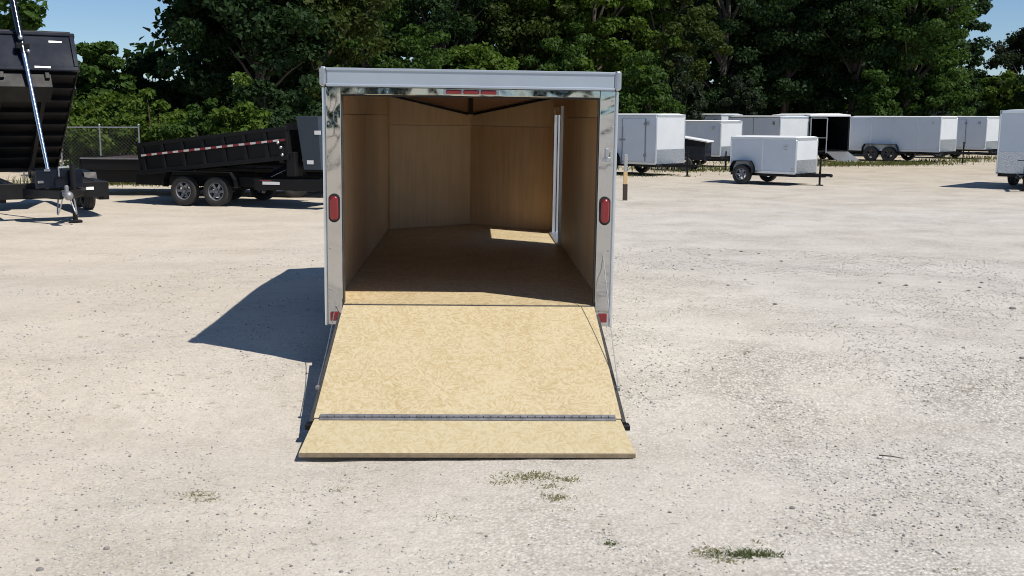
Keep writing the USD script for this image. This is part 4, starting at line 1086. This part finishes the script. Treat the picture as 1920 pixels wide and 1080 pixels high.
weeds = [
    ('dry flattened weed patch just below the middle of the ramp flap', 'dry_weed', [(0.36, -1.96, 260, 0.07, 0.01, 0.05, 0.5), (0.56, -2.02, 110, 0.04, 0.01, 0.04, 0.6), (0.22, -2.05, 110, 0.06, 0.01, 0.03, 0.4), (0.45, -2.13, 90, 0.05, 0.01, 0.035, 0.4)]),
    ('small dry weed tuft below the larger dry patch', 'dry_weed', [(0.47, -2.3, 110, 0.035, 0.01, 0.05, 0.6)]),
    ('green weed tuft at the lower right of the gravel', 'weed', [(1.30, -3.08, 300, 0.055, 0.012, 0.05, 0.4), (1.4, -3.1, 70, 0.03, 0.01, 0.04, 0.4)]),
    ('brownish weed streak touching the left of the green tuft', 'dry_weed', [(1.13, -3.05, 160, 0.04, 0.01, 0.035, 0.8), (1.2, -3.13, 100, 0.04, 0.01, 0.03, 0.6)]),
    ('tiny green weed low in the centre foreground', 'weed', [(0.68, -2.92, 60, 0.018, 0.01, 0.03, 0.8)]),
    ('sparse weed tuft on the gravel left of the ramp foot', 'dry_weed', [(-1.46, -2.2, 130, 0.05, 0.01, 0.035, 0.5), (-1.38, -2.28, 50, 0.03, 0.01, 0.03, 0.5)]),
    ('faint dry weeds below the left half of the ramp foot', 'dry_weed', [(-0.15, -2.55, 60, 0.06, 0.008, 0.025, 0.5)]),
]
for lab, m_, sp_ in weeds:
    obj('weed_tuft', patch([(a, b, int(c * 1.1), d * 1.15, e * 0.6, f * 0.6, g) for a, b, c, d, e, f, g in sp_], 0.003, 2.2), M[m_], None, label=lab, category='weed', kind='stuff')

dry = []
for k in range(34):
    d_, a_ = 2.9 + 8.0 * rng.random(), (rng.random() - 0.5) * 1.0 + YAW
    x_, y_ = EYE[0] + d_ * math.sin(a_), EYE[1] + d_ * math.cos(a_)
    if abs(x_) > 1.25 or y_ < -1.9:
        dry.append((x_, y_, int(8 + 26 * rng.random()), 0.02 + 0.05 * rng.random(), 0.004, 0.02, 0.6))
obj('dry_stems', patch(dry, 0.003, 2.6), M['dry_weed'], None, label='wisps of dry stems strewn over the gravel', category='dry stems', kind='stuff')
gs = []
for px, Y, n, sp_, h1 in ((1200, 29.0, 260, 0.9, 0.12), (1290, 32.0, 400, 1.0, 0.16), (1350, 33.0, 260, 0.8, 0.14), (1580, 37.5, 900, 1.3, 0.22), (1650, 38.0, 900, 1.3, 0.2), (1700, 38.5, 500, 1.0, 0.2), (1540, 36.5, 400, 1.0, 0.2),
                          (1770, 41.0, 500, 1.2, 0.2), (1840, 44.0, 600, 1.6, 0.25), (1240, 34.0, 600, 1.5, 0.25), (1450, 39.0, 700, 1.6, 0.25), (190, 24.6, 900, 1.2, 0.4), (280, 24.8, 900, 1.0, 0.4), (420, 24.0, 700, 1.2, 0.35), (540, 24.0, 700, 1.2, 0.35)):
    gs.append((at(px, Y), Y, n, sp_, 0.04, h1, 0.55))
obj('grass', patch(gs, 0.014, 0.8), M['grass'], None, label='thin grass along the rows of parked trailers', category='grass', kind='stuff')

# larger dark stones that can be told apart
def stone_mesh(s, seed):
    m = trimesh.creation.icosphere(2, 1.0)
    v = m.vertices
    v = v * (0.7 + 0.6 * meshkit.noise(v * 1.6 + seed * 5.0, seed))[:, None] * np.array([1, 0.8, 0.55]) * s
    m.vertices = v
    return m
from itertools import count
def gpt(px, py):
    d = _f * FPX + RIGHT * (px - 960) - UP * (py - 540)
    k = -EYE[2] / d[2]
    return EYE + d * k
for k, (px, py, s) in enumerate(((1897, 596, 0.045), (1840, 536, 0.03), (1815, 558, 0.03), (1761, 538, 0.028), (1698, 553, 0.03), (1648, 548, 0.03), (1390, 472, 0.035), (1330, 478, 0.03), (1465, 492, 0.03), (1396, 548, 0.026), (1364, 565, 0.026),
                                 (1485, 952, 0.02), (1640, 962, 0.018), (1803, 692, 0.02), (1914, 708, 0.03), (1298, 514, 0.03), (200, 1028, 0.02), (75, 1068, 0.022), (640, 1070, 0.014), (150, 605, 0.02), (1256, 960, 0.014), (1452, 607, 0.03), (1836, 548, 0.028), (1423, 476, 0.03))):
    p = gpt(px, py)
    s *= 0.75
    st_ = stone_mesh(s, k + 1)
    st_.apply_translation((p[0], p[1], float(ground_z(p[0], p[1])) + s * 0.2))
    obj('stone', st_, M['stone'], None, smooth=True, label='small dark stone lying loose on the pale gravel', category='stone', group='dark stones loose on the gravel')

# twig
p = gpt(1670, 860)
obj('twig', tube([p + [-0.06, 0.03, 0.012], p + [0, 0, 0.016], p + [0.07, -0.03, 0.01]], [0.004, 0.004, 0.002], 6), M['bark'], None, label='thin dark twig lying on the gravel at lower right', category='twig')

# pebbles: dense where the grit is coarse
protos = UsdGeom.Xform.Define(stage, '/World/gravel_pebbles/pebble_shapes') if False else None
pi = UsdGeom.PointInstancer.Define(stage, '/World/gravel_pebbles')
tag(pi, 'loose pebbles scattered over the gravel yard', 'pebbles', kind='stuff')
paths = []
for k, (nm, tone) in enumerate((('pale_pebble', (0.47, 0.45, 0.42)), ('grey_pebble', (0.36, 0.35, 0.335)), ('dark_pebble', (0.17, 0.16, 0.15)))):
    pm = plain(nm + '_stone', tone, 0.9, var=0.25, scale=60)
    m = trimesh.creation.icosphere(1, 1.0)
    m.vertices = m.vertices * (0.65 + 0.7 * meshkit.noise(m.vertices * 1.5 + k * 7.7, k + 3))[:, None] * np.array([1, 0.82, 0.6])
    pr = usdkit.mesh(stage, f'/World/gravel_pebbles/shapes/{nm}', m, pm, smooth=True)
    paths.append(pr.GetPath())
pi.CreatePrototypesRel().SetTargets(paths)
rng = np.random.default_rng(21)
N = 150000
dd = 2.6 + 14.0 * rng.random(N) ** 1.6
an = (rng.random(N) - 0.5) * 1.12 + YAW
X, Y = EYE[0] + dd * np.sin(an), EYE[1] + dd * np.cos(an)
dens = meshkit.fbm(np.stack([X * 0.9, Y * 0.9, np.zeros(N)], -1), 4, 31)
prob = np.clip((dens - 0.40) * 5.0, 0.04, 1.0) * np.where(X > 0.6, 1.0, 0.45)
keep = (rng.random(N) < prob) & ~((np.abs(X) < 1.0) & (Y > -1.66)) & ~((np.abs(X) < 1.1) & (Y > -0.1))
X, Y, dd = X[keep], Y[keep], dd[keep]
n = len(X)
sc = (0.002 + 0.0055 * rng.random(n) ** 4) * (1 + 0.05 * dd)
kind_ = rng.choice(3, n, p=[0.62, 0.28, 0.10])
pi.CreateProtoIndicesAttr(Vt.IntArray.FromNumpy(kind_.astype(np.int32)))
pi.CreatePositionsAttr(Vt.Vec3fArray.FromNumpy(np.stack([X, Y, ground_z(X, Y) + sc * 0.25], -1).astype(np.float32)))
pi.CreateScalesAttr(Vt.Vec3fArray.FromNumpy(np.stack([sc, sc, sc], -1).astype(np.float32)))
yaw_ = rng.random(n) * np.pi
qs = np.stack([np.cos(yaw_), np.zeros(n), np.zeros(n), np.sin(yaw_)], -1)
pi.CreateOrientationsAttr(Vt.QuathArray([Gf.Quath(float(a), float(b), float(c), float(d)) for a, b, c, d in qs]))
